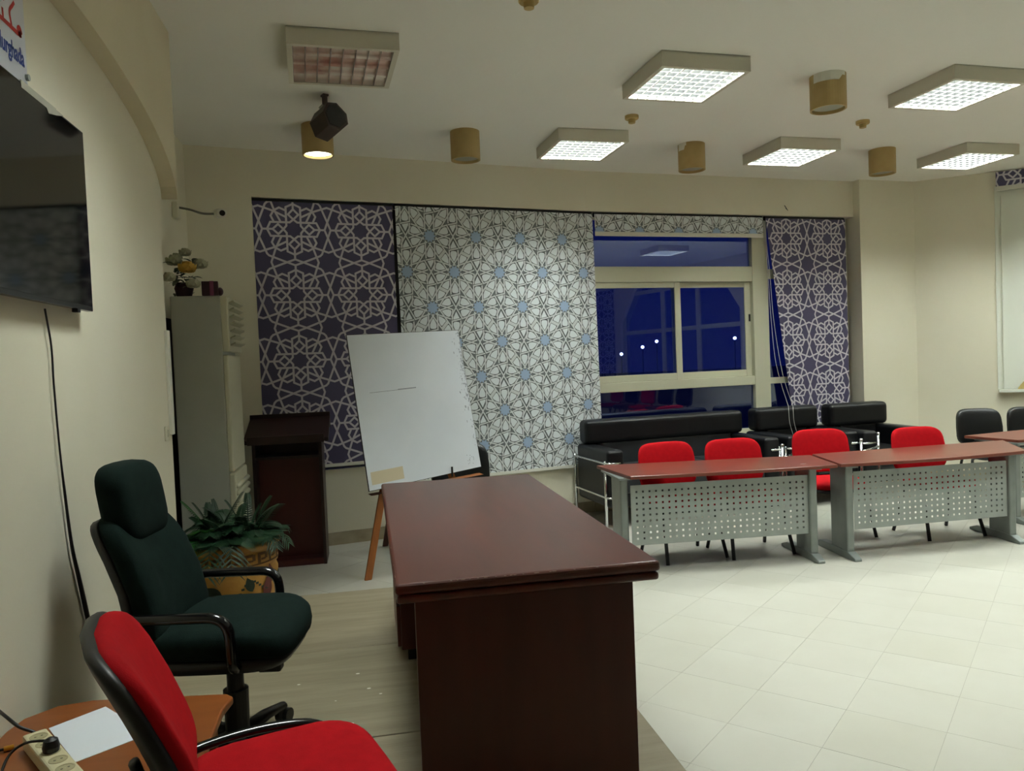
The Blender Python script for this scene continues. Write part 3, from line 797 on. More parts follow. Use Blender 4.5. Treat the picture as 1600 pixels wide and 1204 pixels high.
# ================================================================== SOFAS
def make_sofa(name, label, cat, W, frame, u, n, group=None, seats=1, h=.98, rot=0):
    """W outer width; back to the wall; local x along wall, -y into the room"""
    x, y, _ = frame.p(u, n, 0)
    t = thing(name, label, cat, (x, y, 0), rz=math.radians(90-frame.heading+rot), group=group)
    aw, Dp = .17, .80; hw = W/2
    # local: back at y=0 (wall side), front at y=-Dp
    MB().box(-hw+aw, hw-aw, -.21, -.05, .45, .76).build('back_panel', 'grey_seat' if seats > 1 else 'black_leather', t, bevel=.02, seg=2)
    MB().box(-hw+.03, hw-.03, -.24, -.04, .745, h).build('back_cushion', 'black_leather', t, bevel=.05, seg=4)
    for k in range(seats):
        x0 = -hw+aw+(W-2*aw)*k/seats; x1 = x0+(W-2*aw)/seats
        MB().box(x0+.004, x1-.004, -Dp, -.21, .32, .54).build('seat_cushion', 'grey_seat' if seats > 1 else 'black_leather', t, bevel=.04, seg=4)
    MB().box(-hw+aw, hw-aw, -Dp+.03, -.06, .20, .33).build('base', 'black_leather', t, bevel=.015)
    for sx in (-1, 1):
        x0, x1 = (sx*hw, sx*(hw-aw)) if sx < 0 else (hw-aw, hw)
        a = MB().box(x0, x1, -Dp, -.05, .20, .74).build('arm', 'black_leather', t, bevel=.035, seg=4)
        xo = sx*(hw+.013)
        for z in (.30, .62): MB().tube(arc_path([(xo-sx*.10, -.02, z), (xo, -.02, z), (xo, -Dp-.018, z), (xo-sx*.13, -Dp-.018, z)], .04), .011, 8).build('chrome_rail', 'chrome', t, smooth=True)
        for yy in (-.03, -Dp+.04): MB().tube([(xo, yy, 0), (xo, yy, .64)], .014, 10).build('leg', 'chrome', t, smooth=True)
    for k in range(1, 3 if seats > 1 else 1):
        xx = -hw+aw+(W-2*aw)*k/3; MB().box(xx-.002, xx+.002, -.2415, -.235, .79, h-.05).build('back_seam', 'black_inside', t)
    return t
us0 = B.hit(915, 655, .28)[0]; us1 = B.hit(1162, 640, .28)[0]
make_sofa('sofa', 'long black leather sofa with grey seat and chrome rails under the window', 'sofa', us1-us0+.06, B, (us0+us1)/2, .04, seats=3, h=.985)
GA = 'black leather armchairs by the far wall'
m0, m1 = B.hit(1180, 635, .29)[0], B.hit(1282, 630, .29)[0]
make_sofa('armchair', 'black leather armchair with white cords on its back, next to the sofa', 'armchair', m1-m0+.02, B, (m0+m1)/2-.0, .05, GA, h=.99)
n0, n1 = B.hit(1292, 628, .40)[0], B.hit(1388, 624, .40)[0]
make_sofa('armchair', 'black leather armchair before the pilaster at the right end of the row', 'armchair', n1-n0-.02, B, (n0+n1)/2+.035, .16, GA, h=.99, rot=-3)

# ================================================================== PERFORATED TABLES
def table(label, corners, feet_x, y_front, y_back, panel, bow=.03, rz=0, legs=(1, 1), px=None):
    """corners: near-left, near-right, far-right, far-left of the top (x,y)"""
    ctr = np.mean(np.array(corners), axis=0)
    t = thing('conference_table', label, 'table', (ctr[0], ctr[1], 0), group='red-brown tables with perforated steel panels')
    nl, nr, frr, fll = [np.array(c)-ctr for c in corners]
    d = nr-nl; nn = np.array([d[1], -d[0]])/np.linalg.norm(d)
    poly = [tuple(nl+d*k/10+nn*bow*4*(k/10)*(1-k/10)) for k in range(11)]+[tuple(frr), tuple(fll)]
    MB().prism(poly, .715, .74).build('tabletop', 'table_top', t, bevel=.003, seg=1)
    dx = d/np.linalg.norm(d); dy = np.array([-dx[1], dx[0]])
    def L(x, y, z): q = np.array([x, y])-ctr; return (q[0], q[1], z)
    for k, (fx0, fy0, fx1, fy1) in enumerate(feet_x):
        a = np.array([fx0, fy0]); c = np.array([fx1, fy1]); v = (c-a)/np.linalg.norm(c-a); w_ = np.array([v[1], -v[0]])
        ln = np.linalg.norm(c-a)
        def q(s, o): return a+v*s+w_*o-ctr
        lg = bpy.data.objects.new('leg', None)
        b = MB()
        # flat column
        pl = [tuple(q(.10, -.03)), tuple(q(.10, .03)), tuple(q(.34, .03)), tuple(q(.34, -.03))]
        col = MB().prism(pl, .05, .70).build('leg_column', 'steel_leg', t, bevel=.012, seg=3)
        vs = []
        for s, h0, h1, o in ((0, 0, .022, .028), (.09, 0, .055, .034), (.22, 0, .065, .036), (ln-.10, 0, .055, .034), (ln, 0, .022, .028)):
            for oo, zz in ((-o, h0), (o, h0), (o, h1), (-o, h1)):
                p = q(s, oo); vs.append((p[0], p[1], zz))
        fs = [(3, 2, 1, 0)]+[(4*i+j, 4*i+(j+1) % 4, 4*i+4+(j+1) % 4, 4*i+4+j) for i in range(4) for j in range(4)]+[(16, 17, 18, 19)]
        MB().add(vs, fs).build('foot', 'steel_leg', t, bevel=.006, seg=2)
        pl = [tuple(q(.06, -.05)), tuple(q(.06, .05)), tuple(q(ln-.05, .05)), tuple(q(ln-.05, -.05))]
        MB().prism(pl, .70, .715).build('top_bracket', 'steel_leg', t)
    if panel:
        (xa, ya_), (xb, yb) = panel; z0, z1 = .205, .655
        a = np.array([xa, ya_]); v = np.array([xb, yb])-a; W = np.linalg.norm(v); v = v/W; w_ = np.array([v[1], -v[0]])
        nxh, nzh, hs = 27, 9, .0145
        gx = np.linspace(.045, W-.045, nxh); gz = np.linspace(z0+.05, z1-.05, nzh)
        ex = [0]+[e for g in gx for e in (g-hs/2, g+hs/2)]+[W]; ez = [z0]+[e for g in gz for e in (g-hs/2, g+hs/2)]+[z1]
        b = MB(); ids = {}; vs = []; fs = []
        for lay, off in ((0, 0), (1, -.0018)):
            for i, e in enumerate(ex):
                for j, z in enumerate(ez):
                    p = a+v*e+w_*off-ctr; ids[lay, i, j] = len(vs); vs.append((p[0], p[1], z))
        for i in range(len(ex)-1):
            for j in range(len(ez)-1):
                if i % 2 and j % 2:
                    for (i0, j0), (i1, j1) in (((i, j), (i+1, j)), ((i+1, j), (i+1, j+1)), ((i+1, j+1), (i, j+1)), ((i, j+1), (i, j))):
                        fs.append((ids[0, i0, j0], ids[0, i1, j1], ids[1, i1, j1], ids[1, i0, j0]))
                    continue
                fs.append((ids[0, i, j], ids[0, i+1, j], ids[0, i+1, j+1], ids[0, i, j+1]))
                fs.append((ids[1, i, j+1], ids[1, i+1, j+1], ids[1, i+1, j], ids[1, i, j]))
        b.add(vs, fs); b.build('modesty_panel', 'steel_grey', t)
    return t
tl = lambda x, y: tuple(on_z(x, y, .74)[:2])
t1c = [tl(985, 744), tl(1309, 725.5), tl(1266, 710.5), (1.80, 5.98)]
table('red-brown table with perforated panel nearest the desk', t1c, [(1.84, 5.34, 1.86, 5.94), (3.293, 5.20, 3.335, 5.80)], 0, 0, ((1.885, 5.42), (3.275, 5.33)))
t2c = [tl(1313, 724.5), (5.12, 5.22), (5.50, 5.86), tl(1269, 709)]
table('red-brown table with perforated panel right of the gap, second from the desk', t2c, [(3.57, 5.16, 3.62, 5.78), (5.048, 5.20, 5.10, 5.78)], 0, 0, ((3.655, 5.325), (5.02, 5.32)), bow=.06)
table('red-brown table at the right picture edge, set behind the second table', [(5.60, 5.80), (7.1, 6.0), (7.0, 6.58), (5.50, 6.31)], [(5.62, 5.72, 5.58, 6.28), (6.95, 5.92, 6.9, 6.5)], 0, 0, ((5.66, 5.90), (6.9, 6.08)), bow=.04)
MB().box(0, .045, 0, .012, .7403, .741).build('x', 'paper')
o = bpy.data.objects['x']; o.name = 'paper_scrap'; o.location = (3.22, 5.33, 0); tag(o, 'tiny torn paper scrap on the table top nearest the desk', 'paper')

# ---- chrome coffee table between tables and armchairs
p0 = on_y(1222, 692, 6.42); p1 = on_y(1246, 690, 6.8); p2 = on_y(1345, 688, 6.45); p3 = on_y(1372, 684, 6.83)
ct = thing('coffee_table', 'chrome post coffee table with glass shelves before the armchairs', 'coffee table', ((p0[0]+p3[0])/2, 6.6, 0))
cxx = (p0[0]+p3[0])/2
posts = [(p0[0]-cxx, 6.42-6.6), (p1[0]-cxx-.02, 6.8-6.6), (p2[0]-cxx, 6.45-6.6), (p3[0]-cxx, 6.83-6.6)]
for x, y in posts:
    lg = MB().tube([(x, y, 0), (x, y, .735)], .013, 10).build('post', 'chrome', ct, smooth=True)
    MB().sq(.019, .019, .014, 1, 1, 14, 8, T=lambda p: (x+p[0], y+p[1], .745+p[2])).build('finial', 'chrome', lg, smooth=True)
for z in (.62, .33):
    for (a, c) in ((0, 1), (2, 3)):
        (x0, y0), (x1, y1) = posts[a], posts[c]
        MB().tube([(x0, y0, z), (x1, y1, z)], .011, 10).tube([(x0+(x1-x0)*.15, y0+(y1-y0)*.15, z), (x0+(x1-x0)*.35, y0+(y1-y0)*.35, z)], .017, 10).build('cross_bar', 'chrome', ct, smooth=True)
    MB().prism([posts[0], posts[2], posts[3], posts[1]], z+.011, z+.019).build('glass_shelf', 'clear_glass', ct)

# ================================================================== LECTERN
lt = thing('lectern', 'dark reddish wooden lectern with slanted top beside the air conditioner', 'lectern', (-.66, 6.62, 0))
MB().box(-.275, .275, -.02, .02, .0, .0).v
MB().box(-.275, -.25, -.12, .24, 0, 1.03).build('side_panel', 'lectern', lt)
MB().box(.25, .275, -.12, .24, 0, 1.03).build('side_panel', 'lectern', lt)
MB().box(-.25, .25, .04, .06, .04, .90).build('inner_panel', 'lectern_panel', lt)
MB().box(-.25, .25, .20, .235, 0, 1.0).build('front_panel', 'lectern', lt)
MB().box(-.25, .25, -.11, .20, .885, .905).build('shelf', 'lectern', lt)
MB().box(-.25, .25, -.11, .06, .0, .05).build('bottom_board', 'lectern_panel', lt)
b = MB(); b.prism([(-.17, 1.02), (.28, 1.17), (.28, 1.20), (-.17, 1.05)], -.335, .335, T=lambda p: (p[2], p[0], p[1])); b.build('slanted_top', 'lectern', lt, bevel=.004)
b = MB(); b.prism([(-.185, 1.015), (-.165, 1.022), (-.165, 1.085), (-.185, 1.08)], -.30, .30, T=lambda p: (p[2], p[0], p[1])); b.build('book_ledge', 'lectern', lt, bevel=.003)
b = MB(); b.box(-.335, .335, .275, .295, 1.10, 1.235); b.box(-.335, -.315, -.17, .275, 1.03, 1.06); b.build('top_rim', 'lectern', lt)

# ================================================================== AIR CONDITIONER
ac = thing('air_conditioner', 'tall grey floor standing air conditioner in the left recess', 'air conditioner', (-1.135, 6.02, 0))
q0 = on_y(265, 463, 5.75); q1 = on_y(343, 462, 5.75)
ax0, ax1, az = q0[0]+1.135, q1[0]+1.135, q0[2]
MB().box(ax0, ax1, -.27, .27, 0, az).build('cabinet', 'ac_side', ac, bevel=.006)
fr_ = MB().box(ax1, ax1+.035, -.268, .268, .9, az-.42).build('front_panel', 'ac_front', ac, bevel=.01)
MB().box(ax1, ax1+.05, -.266, .266, az-.40, az-.005).build('outlet_frame', 'ac_front', ac, bevel=.008)
for k in range(7):
    z = az-.36+k*.05
    MB().add([(ax1+.045, -.22, z), (ax1+.085, -.22, z+.02), (ax1+.085, .22, z+.02), (ax1+.045, .22, z), (ax1+.045, -.22, z+.012), (ax1+.085, -.22, z+.03), (ax1+.085, .22, z+.03), (ax1+.045, .22, z+.012)], BOXF).build('outlet_slat', 'ac_louver', ac)
MB().box(ax1, ax1+.045, -.268, .268, .05, .89).build('intake_frame', 'ac_front', ac, bevel=.01)
for k in range(14):
    z = .12+k*.052
    MB().tube([(ax1+.05, -.25, z), (ax1+.05, .25, z)], .017, 8).build('intake_slat', 'ac_front', ac, smooth=True)
x_, y_, z_ = on_x(266, 560, -1.36)
tag(MB().box(-1.418, -1.385, 5.50, 6.2, 0, 2.02).build('dark_fill', 'dark_fill'), 'dark narrow panel added to fill the gap behind the air conditioner', 'board')  # upright panel added to make the gap beside the cabinet dark

# flowers and gift box on the air conditioner
fl_ = thing('flower_bunch', 'dusty artificial flowers with a yellow rose on the air conditioner', 'flowers', (-1.24, 5.88, az))
rnd = random.Random(3)
def blossom(c, r, mt, nm):
    b = MB()
    for ring, (n, rr, tl_) in enumerate(((8, .85, .75), (7, .72, 1.15), (5, .5, 1.5))):
        for k in range(n):
            a = 2*PI*k/n+ring*.5; ca, sa = math.cos(a), math.sin(a); R = r*rr; vs = []
            for i in range(4):
                for j in range(4):
                    s = i/3; w_ = (j/3-.5)*R*1.0*math.sin(PI*(.25+.65*s)); d = R*s*math.cos(tl_*s); hgt = R*s*math.sin(tl_*s)+R*.15*ring
                    vs.append((c[0]+ca*d-sa*w_, c[1]+sa*d+ca*w_, c[2]+hgt-.3*abs(w_)*0))
            b.add(vs, [(i*4+j, i*4+j+1, i*4+j+5, i*4+j+4) for i in range(3) for j in range(3)])
    return b.build(nm, mt, fl_, smooth=True)
blossom((.05, -.16, .16), .10, 'petal_yellow', 'rose'); blossom((-.05, -.10, .22), .09, 'petal', 'blossom'); blossom((.10, .02, .21), .09, 'petal', 'blossom')
blossom((-.07, -.18, .10), .08, 'petal', 'blossom'); blossom((.09, -.19, .05), .08, 'petal', 'blossom'); blossom((-.06, .03, .27), .07, 'petal', 'blossom'); blossom((.02, -.06, .29), .07, 'petal', 'blossom')
b = MB()
def leaf(b, base, dirn, ln, wd):
    d = np.array(dirn, float); d /= np.linalg.norm(d); base = np.array(base); s = np.cross(d, [0, 0, 1]); s = s/(np.linalg.norm(s)+1e-9); up = np.cross(s, d)
    vs = []
    for i in range(5):
        t_ = i/4; w_ = wd*math.sin(PI*min(.97, .08+t_*.92)); c = base+d*ln*t_-np.array([0, 0, 1])*ln*.35*t_*t_
        vs += [c-s*w_+up*w_*.3, c, c+s*w_+up*w_*.3]
    b.add(vs, [(3*i, 3*i+1, 3*i+4, 3*i+3) for i in range(4)]+[(3*i+1, 3*i+2, 3*i+5, 3*i+4) for i in range(4)])
for k in range(60):
    a = rnd.uniform(0, 2*PI); leaf(b, (rnd.uniform(-.07, .07), rnd.uniform(-.15, .05), rnd.uniform(.02, .26)), (math.cos(a), math.sin(a), rnd.uniform(-.1, 1)), rnd.uniform(.05, .10), .018)
b.build('leaves', 'flower_leaf', fl_, smooth=True)
MB().lathe([(.05, 0), (.065, .06), (.05, .10)], 18, c=(0, -.06, 0)).build('vase', 'maroon', fl_)
gb = thing('gift_box', 'small dark maroon box with a pink band on the air conditioner', 'box', (-1.05, 5.80, az), rz=.15)
MB().box(-.065, .045, -.06, .06, 0, .10).build('box_body', 'maroon', gb, bevel=.004)
MB().box(-.012, .014, -.0615, .0615, -.0, .1015).build('band', 'pink_band', gb)
MB().sq(.022, .05, .03, 1, 1, 12, 8, T=lambda p: (p[0]+.055, p[1], p[2]+.032)).build('rolled_end', 'maroon', gb, smooth=True)

# ================================================================== PLANT POT WITH PALM
pc = (-.955, 5.33)
pp = thing('plant_pot', 'large ochre pot with key pattern band and painted leaves', 'pot', (pc[0], pc[1], 0))
PR = .335
prof = [(.21, 0), (.25, .02), (.29, .10), (.315, .22), (.318, .31), (.305, .345), (.318, .36), (.322, .375), (.318, .46), (.335, .475), (.345, .50), (.335, .525), (.305, .525), (.295, .50), (.28, .42), (.0, .42)]
MB().lathe(prof, 48, cap=False).build('body', 'terracotta', pp, smooth=True)
MB().lathe([(.285, .44), (.15, .46), (.001, .46)], 32, cap=False).build('soil', 'soil', pp)
def on_pot(a, z, r): return (r*math.sin(a), -r*math.cos(a), z)
def pot_strip(b, a0, a1, z0, z1, r):
    n = max(1, int(abs(a1-a0)/.05)); vs = []
    for k in range(n+1):
        a = a0+(a1-a0)*k/n; vs += [on_pot(a, z0, r), on_pot(a, z1, r)]
    b.add(vs, [(2*k, 2*k+2, 2*k+3, 2*k+1) for k in range(n)])
b = MB(); step = .30; e = .022
for k in range(-7, 8):
    a = k*step; r = .3235
    pot_strip(b, a-.13, a-.13+e/.32, .385, .45, r); pot_strip(b, a-.13, a+.07, .45-e*.6, .45+e*.2, r); pot_strip(b, a+.05, a+.05+e/.32, .41, .45, r)
    pot_strip(b, a-.05, a+.07, .405, .405+e*.6, r); pot_strip(b, a-.13, a+.17, .378, .378+e*.5, r)
b.build('key_pattern', 'pot_groove', pp)
def pot_leaf(b, a, z, ang, ln, wd, r=.3215):
    n = 9; pts = []
    for s in (1, -1):
        for i in range(n):
            t_ = i/(n-1) if s > 0 else 1-i/(n-1); w_ = s*wd*math.sin(PI*t_**.8)
            dx = math.cos(ang)*ln*t_-math.sin(ang)*w_; dz = math.sin(ang)*ln*t_+math.cos(ang)*w_; pts.append((dx, dz))
    c = (sum(p[0] for p in pts)/len(pts), sum(p[1] for p in pts)/len(pts))
    rad = lambda zz: r-.0+(-.10*max(0, .20-zz) if zz < .2 else 0)+.0005
    vs = [on_pot(a+c[0]/.32, z+c[1], rad(z+c[1])+.002)]+[on_pot(a+p[0]/.32, z+p[1], rad(z+p[1])+.002) for p in pts]
    b.add(vs, [(0, 1+i, 1+(i+1) % len(pts)) for i in range(len(pts))])
b = MB()
for a, z, g, ln, wd in ((.05, .20, 2.6, .15, .045), (.0, .17, .2, .05, .02), (.62, .22, 1.9, .10, .03), (.55, .16, -.9, .09, .03), (-.75, .2, 2.4, .14, .04), (1.3, .2, 1.0, .12, .035), (-1.5, .2, 2.0, .14, .04)): pot_leaf(b, a, z, g, ln, wd)
b.build('painted_leaves', 'pot_green', pp)
b = MB()
for a, z, g, ln, wd in ((.95, .14, 1.4, .17, .04), (.95, .26, .4, .10, .035), (1.15, .25, 1.8, .12, .03)): pot_leaf(b, a, z, g, ln, wd)
b.build('painted_flower', 'pot_red', pp)
b = MB(); prev = None
for k in range(26):
    a = -.5+k*.06; z = .14+.05*math.sin(k*.45)+.005*k; pot_strip(b, a, a+.062, z, z+.014, .3235)
b.build('painted_vine', 'pot_green', pp)
pm = thing('palm_plant', 'bushy dark green artificial palm growing in the ochre pot', 'plant', (pc[0], pc[1], .46))
rnd = random.Random(11)
def frond(az_, ln, rise, droop, mt, base=(0, 0, 0), tw=0):
    if math.cos(az_) > .3: ln *= .78
    if math.sin(az_) > .4: ln *= .6
    if math.cos(az_) < -.5: ln *= .72; base = (max(base[0], -.04), base[1], 0)
    b = MB(); d = np.array([math.cos(az_), math.sin(az_), 0]); s = np.array([-math.sin(az_), math.cos(az_), 0])
    n = 24; sp = []
    for i in range(n+1):
        t_ = i/n; sp.append(np.array(base)+d*ln*(t_*(1-.15*t_))+np.array([0, 0, 1])*(rise*t_-droop*t_*t_))
    for i, q in enumerate(sp):                       # fronds pass over the rim of the pot before they droop
        rr = math.hypot(q[0], q[1])
        if rr < .385: q[2] = max(q[2], .10*min(1, i/8))
        else: q[2] = max(q[2], .10-1.6*(rr-.385))
    b.tube(sp, [.007*(1-.8*i/n) for i in range(n+1)], 5)
    for i in range(3, n+1):
        t_ = i/n; p = sp[i]; tg = sp[i]-sp[i-1]; tg /= np.linalg.norm(tg)
        ll = ln*.36*math.sin(PI*(.18+.72*t_))**.7
        for sg in (1, -1):
            v = s*sg*.82+tg*.62+np.array([0, 0, .10]); v /= np.linalg.norm(v); w_ = np.cross(v, np.cross(tg, s)); w_ /= np.linalg.norm(w_)+1e-9
            hw = .0062; m = p+v*ll*.5+np.array([0, 0, -.01]); e_ = p+v*ll+np.array([0, 0, -.05*ll/.12])
            b.add([p-w_*hw*.6, p+w_*hw*.6, m+w_*hw, m-w_*hw, e_], [(0, 1, 2, 3), (3, 2, 4)])
    return b.build('frond', mt, pm)
specs = [(-1.2, .34, .16, .34, 'palm'), (-.4, .38, .18, .34, 'palm'), (-1.9, .36, .14, .36, 'palm'), (-2.6, .36, .26, .30, 'palm'), (.1, .36, .34, .26, 'palm'), (-.75, .34, .40, .22, 'palm'),
         (-1.55, .30, .34, .20, 'palm_bright'), (-2.2, .28, .40, .18, 'palm'), (.5, .30, .44, .18, 'palm'), (1.2, .28, .42, .2, 'palm'), (2.4, .32, .36, .2, 'palm'), (3.0, .36, .26, .26, 'palm'),
         (-.2, .26, .46, .12, 'palm'), (-2.9, .28, .46, .16, 'palm_bright'), (-1.0, .28, .28, .2, 'palm'), (.8, .38, .22, .3, 'palm'), (1.8, .3, .3, .2, 'palm'), (-3.3, .40, .2, .32, 'palm'), (-.1, .30, .22, .24, 'palm')]
for k, (a, ln, rs, dr, mt) in enumerate(specs): frond(a, ln*1.25, rs*1.05, dr*.95, mt, (rnd.uniform(-.14, .14), rnd.uniform(-.12, .12), 0))
for k in range(14): frond(rnd.uniform(-PI, PI), rnd.uniform(.18, .28), rnd.uniform(.40, .55), rnd.uniform(.15, .3), 'palm', (rnd.uniform(-.14, .14), rnd.uniform(-.12, .12), 0))
for k in range(12): frond(-2.75+k*.2, rnd.uniform(.46, .58), rnd.uniform(.16, .30), rnd.uniform(.30, .42), 'palm_bright' if k == 4 else 'palm', (rnd.uniform(-.12, .12), rnd.uniform(-.1, .06), .02))
for k in range(22): frond(rnd.uniform(-PI, PI), rnd.uniform(.32, .44), rnd.uniform(.3, .52), rnd.uniform(.2, .38), 'palm', (rnd.uniform(-.16, .16), rnd.uniform(-.12, .12), 0))
MB().tube([(0, 0, -.01), (.0, .0, .07)], .03, 8).build('stem', 'soil', pm)

# ================================================================== WHITEBOARD AND EASEL
def at(px, py, Y): return np.array(on_y(px, py, Y))
bl, br, tr, tl2 = at(577, 768, 5.86), at(752, 729, 6.30), at(722, 521, 6.52), at(541, 523, 6.08)
br = bl+(br-bl); tr = tl2+(br-bl)*1.0*.98+((tr-tl2)-(br-bl))*.55
nrm = np.cross(br-bl, tl2-bl); nrm /= np.linalg.norm(nrm)
ctr = (bl+br)/2
wb = thing('whiteboard', 'worn white board leaning crooked on the wooden easel', 'whiteboard', tuple(ctr))
def slab(cs, off0, off1): 
    m = MB(); vs = [c+nrm*off0-ctr for c in cs]+[c+nrm*off1-ctr for c in cs]; return m.add(vs, BOXF)
slab((bl, br, tr, tl2), -.012, 0).build('board', 'board_edge', wb)
ins = [c+(np.mean([bl, br, tr, tl2], axis=0)-c)*.006 for c in (bl, br, tr, tl2)]
slab(ins, 0, .0015).build('white_face', 'whiteboard', wb)
eu = (br-bl); ev = (tl2-bl)
def bp(u, v): 
    return bl*(1-u)*(1-v)+br*u*(1-v)+tr*u*v+tl2*(1-u)*v
def patch(b, u0, u1, v0, v1, off=.0022):
    b.add([bp(u0, v0)+nrm*off-ctr, bp(u1, v0)+nrm*off-ctr, bp(u1, v1)+nrm*off-ctr, bp(u0, v1)+nrm*off-ctr], [(0, 1, 2, 3)])
b = MB(); patch(b, .03, .30, .035, .115); b.build('tape_patch', 'tape', wb)
b = MB(); rnd = random.Random(5)
for k in range(120):
    v = min(.97, max(.12, rnd.gauss(.68, .22))); u = 1-abs(rnd.gauss(.008, .03)); u = min(u, .992); l = rnd.uniform(.003, .02); patch(b, u-.001-rnd.random()*.005, u, v, min(.985, v+l))
for k in range(14):
    v = rnd.uniform(.03, .10); u = rnd.uniform(.88, .94); patch(b, u, u+.004, v, v+.006)
b.build('scuffs', 'smudge', wb)['kind'] = 'stuff'
b = MB(); patch(b, .12, .52, .612, .6145); patch(b, .36, .52, .6155, .6185); b.build('pen_line', 'smudge', wb)
es = thing('easel', 'brown wooden tripod easel holding the whiteboard', 'easel', (.30, 6.15, 0))
def plank3(p, q, wx, wy, nm, mt='easel_wood'):
    p = np.array(p)-np.array([.30, 6.15, 0]); q = np.array(q)-np.array([.30, 6.15, 0])
    ex = np.array([1, .25, 0]); ex /= np.linalg.norm(ex); ey = np.array([-.25, 1, 0]); ey /= np.linalg.norm(ey)
    vs = [c+ex*a*wx/2+ey*b_*wy/2 for c in (p, q) for a, b_ in ((-1, -1), (1, -1), (1, 1), (-1, 1))]
    return MB().add(vs, BOXF).build(nm, mt, es, bevel=.003, seg=1)
f0 = on_z(575, 906, 0)
plank3((f0[0], f0[1], 0), (.27, 6.27, 1.45), .055, .022, 'leg'); plank3((.86, 6.16, 0), (.42, 6.38, 1.45), .055, .022, 'leg'); plank3((.10, 6.95, 0), (.36, 6.44, 1.45), .05, .022, 'leg', 'mahogany_dark')
plank3((.0, 5.99, .63), (.88, 6.22, .70), .03, .10, 'ledge')
plank3((.20, 6.30, 1.44), (.48, 6.40, 1.44), .03, .05, 'top_block')
px_ = bp(.72, .005)
MB().tube([tuple(px_-np.array([.30, 6.15, 0])+np.array([0, -.02, -.03])), tuple(px_-np.array([.30, 6.15, 0])+np.array([0, -.02, .05]))], .008, 8).build('peg', 'board_edge', es)

# ================================================================== SCREEN WALL
WX = -1.085
tvt = thing('television', 'large black wall television on the left wall', 'television', (WX, 2.65, 2.22))
TY0, TY1 = 2.03-2.65, 3.262-2.65
TZ0, TZ1 = 1.873-2.22, 2.565-2.22
MB().box(.0, .03, -.25, .25, -.2, .2).build('wall_mount', 'black_metal', tvt)
MB().box(.028, .052, TY0, TY1, TZ0, TZ1).build('casing', 'tv_bezel', tvt, bevel=.003)
MB().box(.052, .0535, TY0+.008, TY1-.008, TZ0+.018, TZ1-.008).build('screen', 'tv_screen', tvt)
MB().box(.030, .050, TY1-.16, TY1-.13, TZ0-.012, TZ0).build('sensor_foot', 'black_plastic', tvt)
b = MB(); b.box(.050, .0545, TY1-.55, TY1-.27, TZ1-.02, TZ1+.004); b.add([(.0548, TY1-.34, TZ1-.035), (.0548, TY1-.27, TZ1-.02), (.0548, TY1-.20, TZ1), (.0548, TY1-.38, TZ1)], [(0, 1, 2, 3)])
b.build('peeling_film', 'clear_tape', tvt)
# sign board
sg = thing('wall_sign', 'white sign with red Arabic and blue lettering above the television', 'sign', (WX, 2.40, 2.85))
SY1 = 2.893-2.40
MB().box(.0, .006, SY1-1.1, SY1, -.245, .45).build('board', 'sign_white', sg, bevel=.002, seg=1)
MB().tube([(.004, SY1-.012, -.215), (.016, SY1-.012, -.215)], .011, 14).build('screw_cap', 'steel_grey', sg)
def text_mesh(body, size, mt, parent, y_right, z_base, x, align='RIGHT', name='lettering', sh=1.0, bold=.0):
    cu = bpy.data.curves.new('txt', 'FONT'); cu.body = body; cu.size = size; cu.align_x = align; cu.extrude = .0004; cu.offset = bold
    to = bpy.data.objects.new('txt', cu); COL.objects.link(to)
    bpy.context.view_layer.update()
    dg = bpy.context.evaluated_depsgraph_get(); me = bpy.data.meshes.new_from_object(to.evaluated_get(dg))
    bpy.data.objects.remove(to)
    for v in me.vertices: v.co = Vector((x+v.co.z, y_right+v.co.x*sh, z_base+v.co.y))
    me.name = name; me.materials.clear(); me.materials.append(MATS[mt])
    o = bpy.data.objects.new(name, me); COL.objects.link(o); o.parent = parent; return o
text_mesh('Hurghada', .078, 'sign_blue', sg, SY1-.022, -.185, .0072, sh=.66, bold=.0014)
# the Arabic word drawn as broad pen strokes (y along the wall, z up)
def strokes(lst, mt, name, w0=.011):
    for n_, (pts, w_) in enumerate(lst):
        b = MB(); sp = spline([(0, p[0], p[1]) for p in pts], 5); L_ = []; R_ = []
        for k in range(len(sp)):
            t_ = sp[min(k+1, len(sp)-1)]-sp[max(k-1, 0)]; t_ = t_/(np.linalg.norm(t_)+1e-9); nn_ = np.array([0, -t_[2], t_[1]])*w_/2
            L_.append(sp[k]+nn_); R_.append(sp[k]-nn_)
        vs = [(.0070+n_*.0001, p[1], p[2]) for q in zip(L_, R_) for p in q]
        b.add(vs, [(2*k, 2*k+1, 2*k+3, 2*k+2) for k in range(len(sp)-1)])
        b.build(name, mt, sg)
y0, z0 = SY1-.03, -.075
strokes([([(y0, z0-.005), (y0-.012, z0+.012), (y0-.028, z0+.004), (y0-.02, z0-.012), (y0-.004, z0-.008), (y0-.03, z0-.012), (y0-.08, z0-.012), (y0-.15, z0-.012), (y0-.22, z0-.010), (y0-.26, z0+.005), (y0-.275, z0+.045)], .016),
         ([(y0-.075, z0-.008), (y0-.085, z0+.035), (y0-.06, z0+.065), (y0-.045, z0+.082)], .013),
         ([(y0-.135, z0-.008), (y0-.137, z0+.025)], .013), ([(y0-.185, z0-.008), (y0-.187, z0+.02)], .013),
         ([(y0-.120, z0+.055), (y0-.130, z0+.062)], .014), ([(y0-.145, z0+.055), (y0-.155, z0+.062)], .014), ([(y0-.185, z0-.048), (y0-.195, z0-.042)], .014),
         ([(y0-.33, z0+.06), (y0-.34, z0-.01), (y0-.42, z0-.012), (y0-.5, z0-.01)], .016)], 'sign_red', 'pen_stroke')
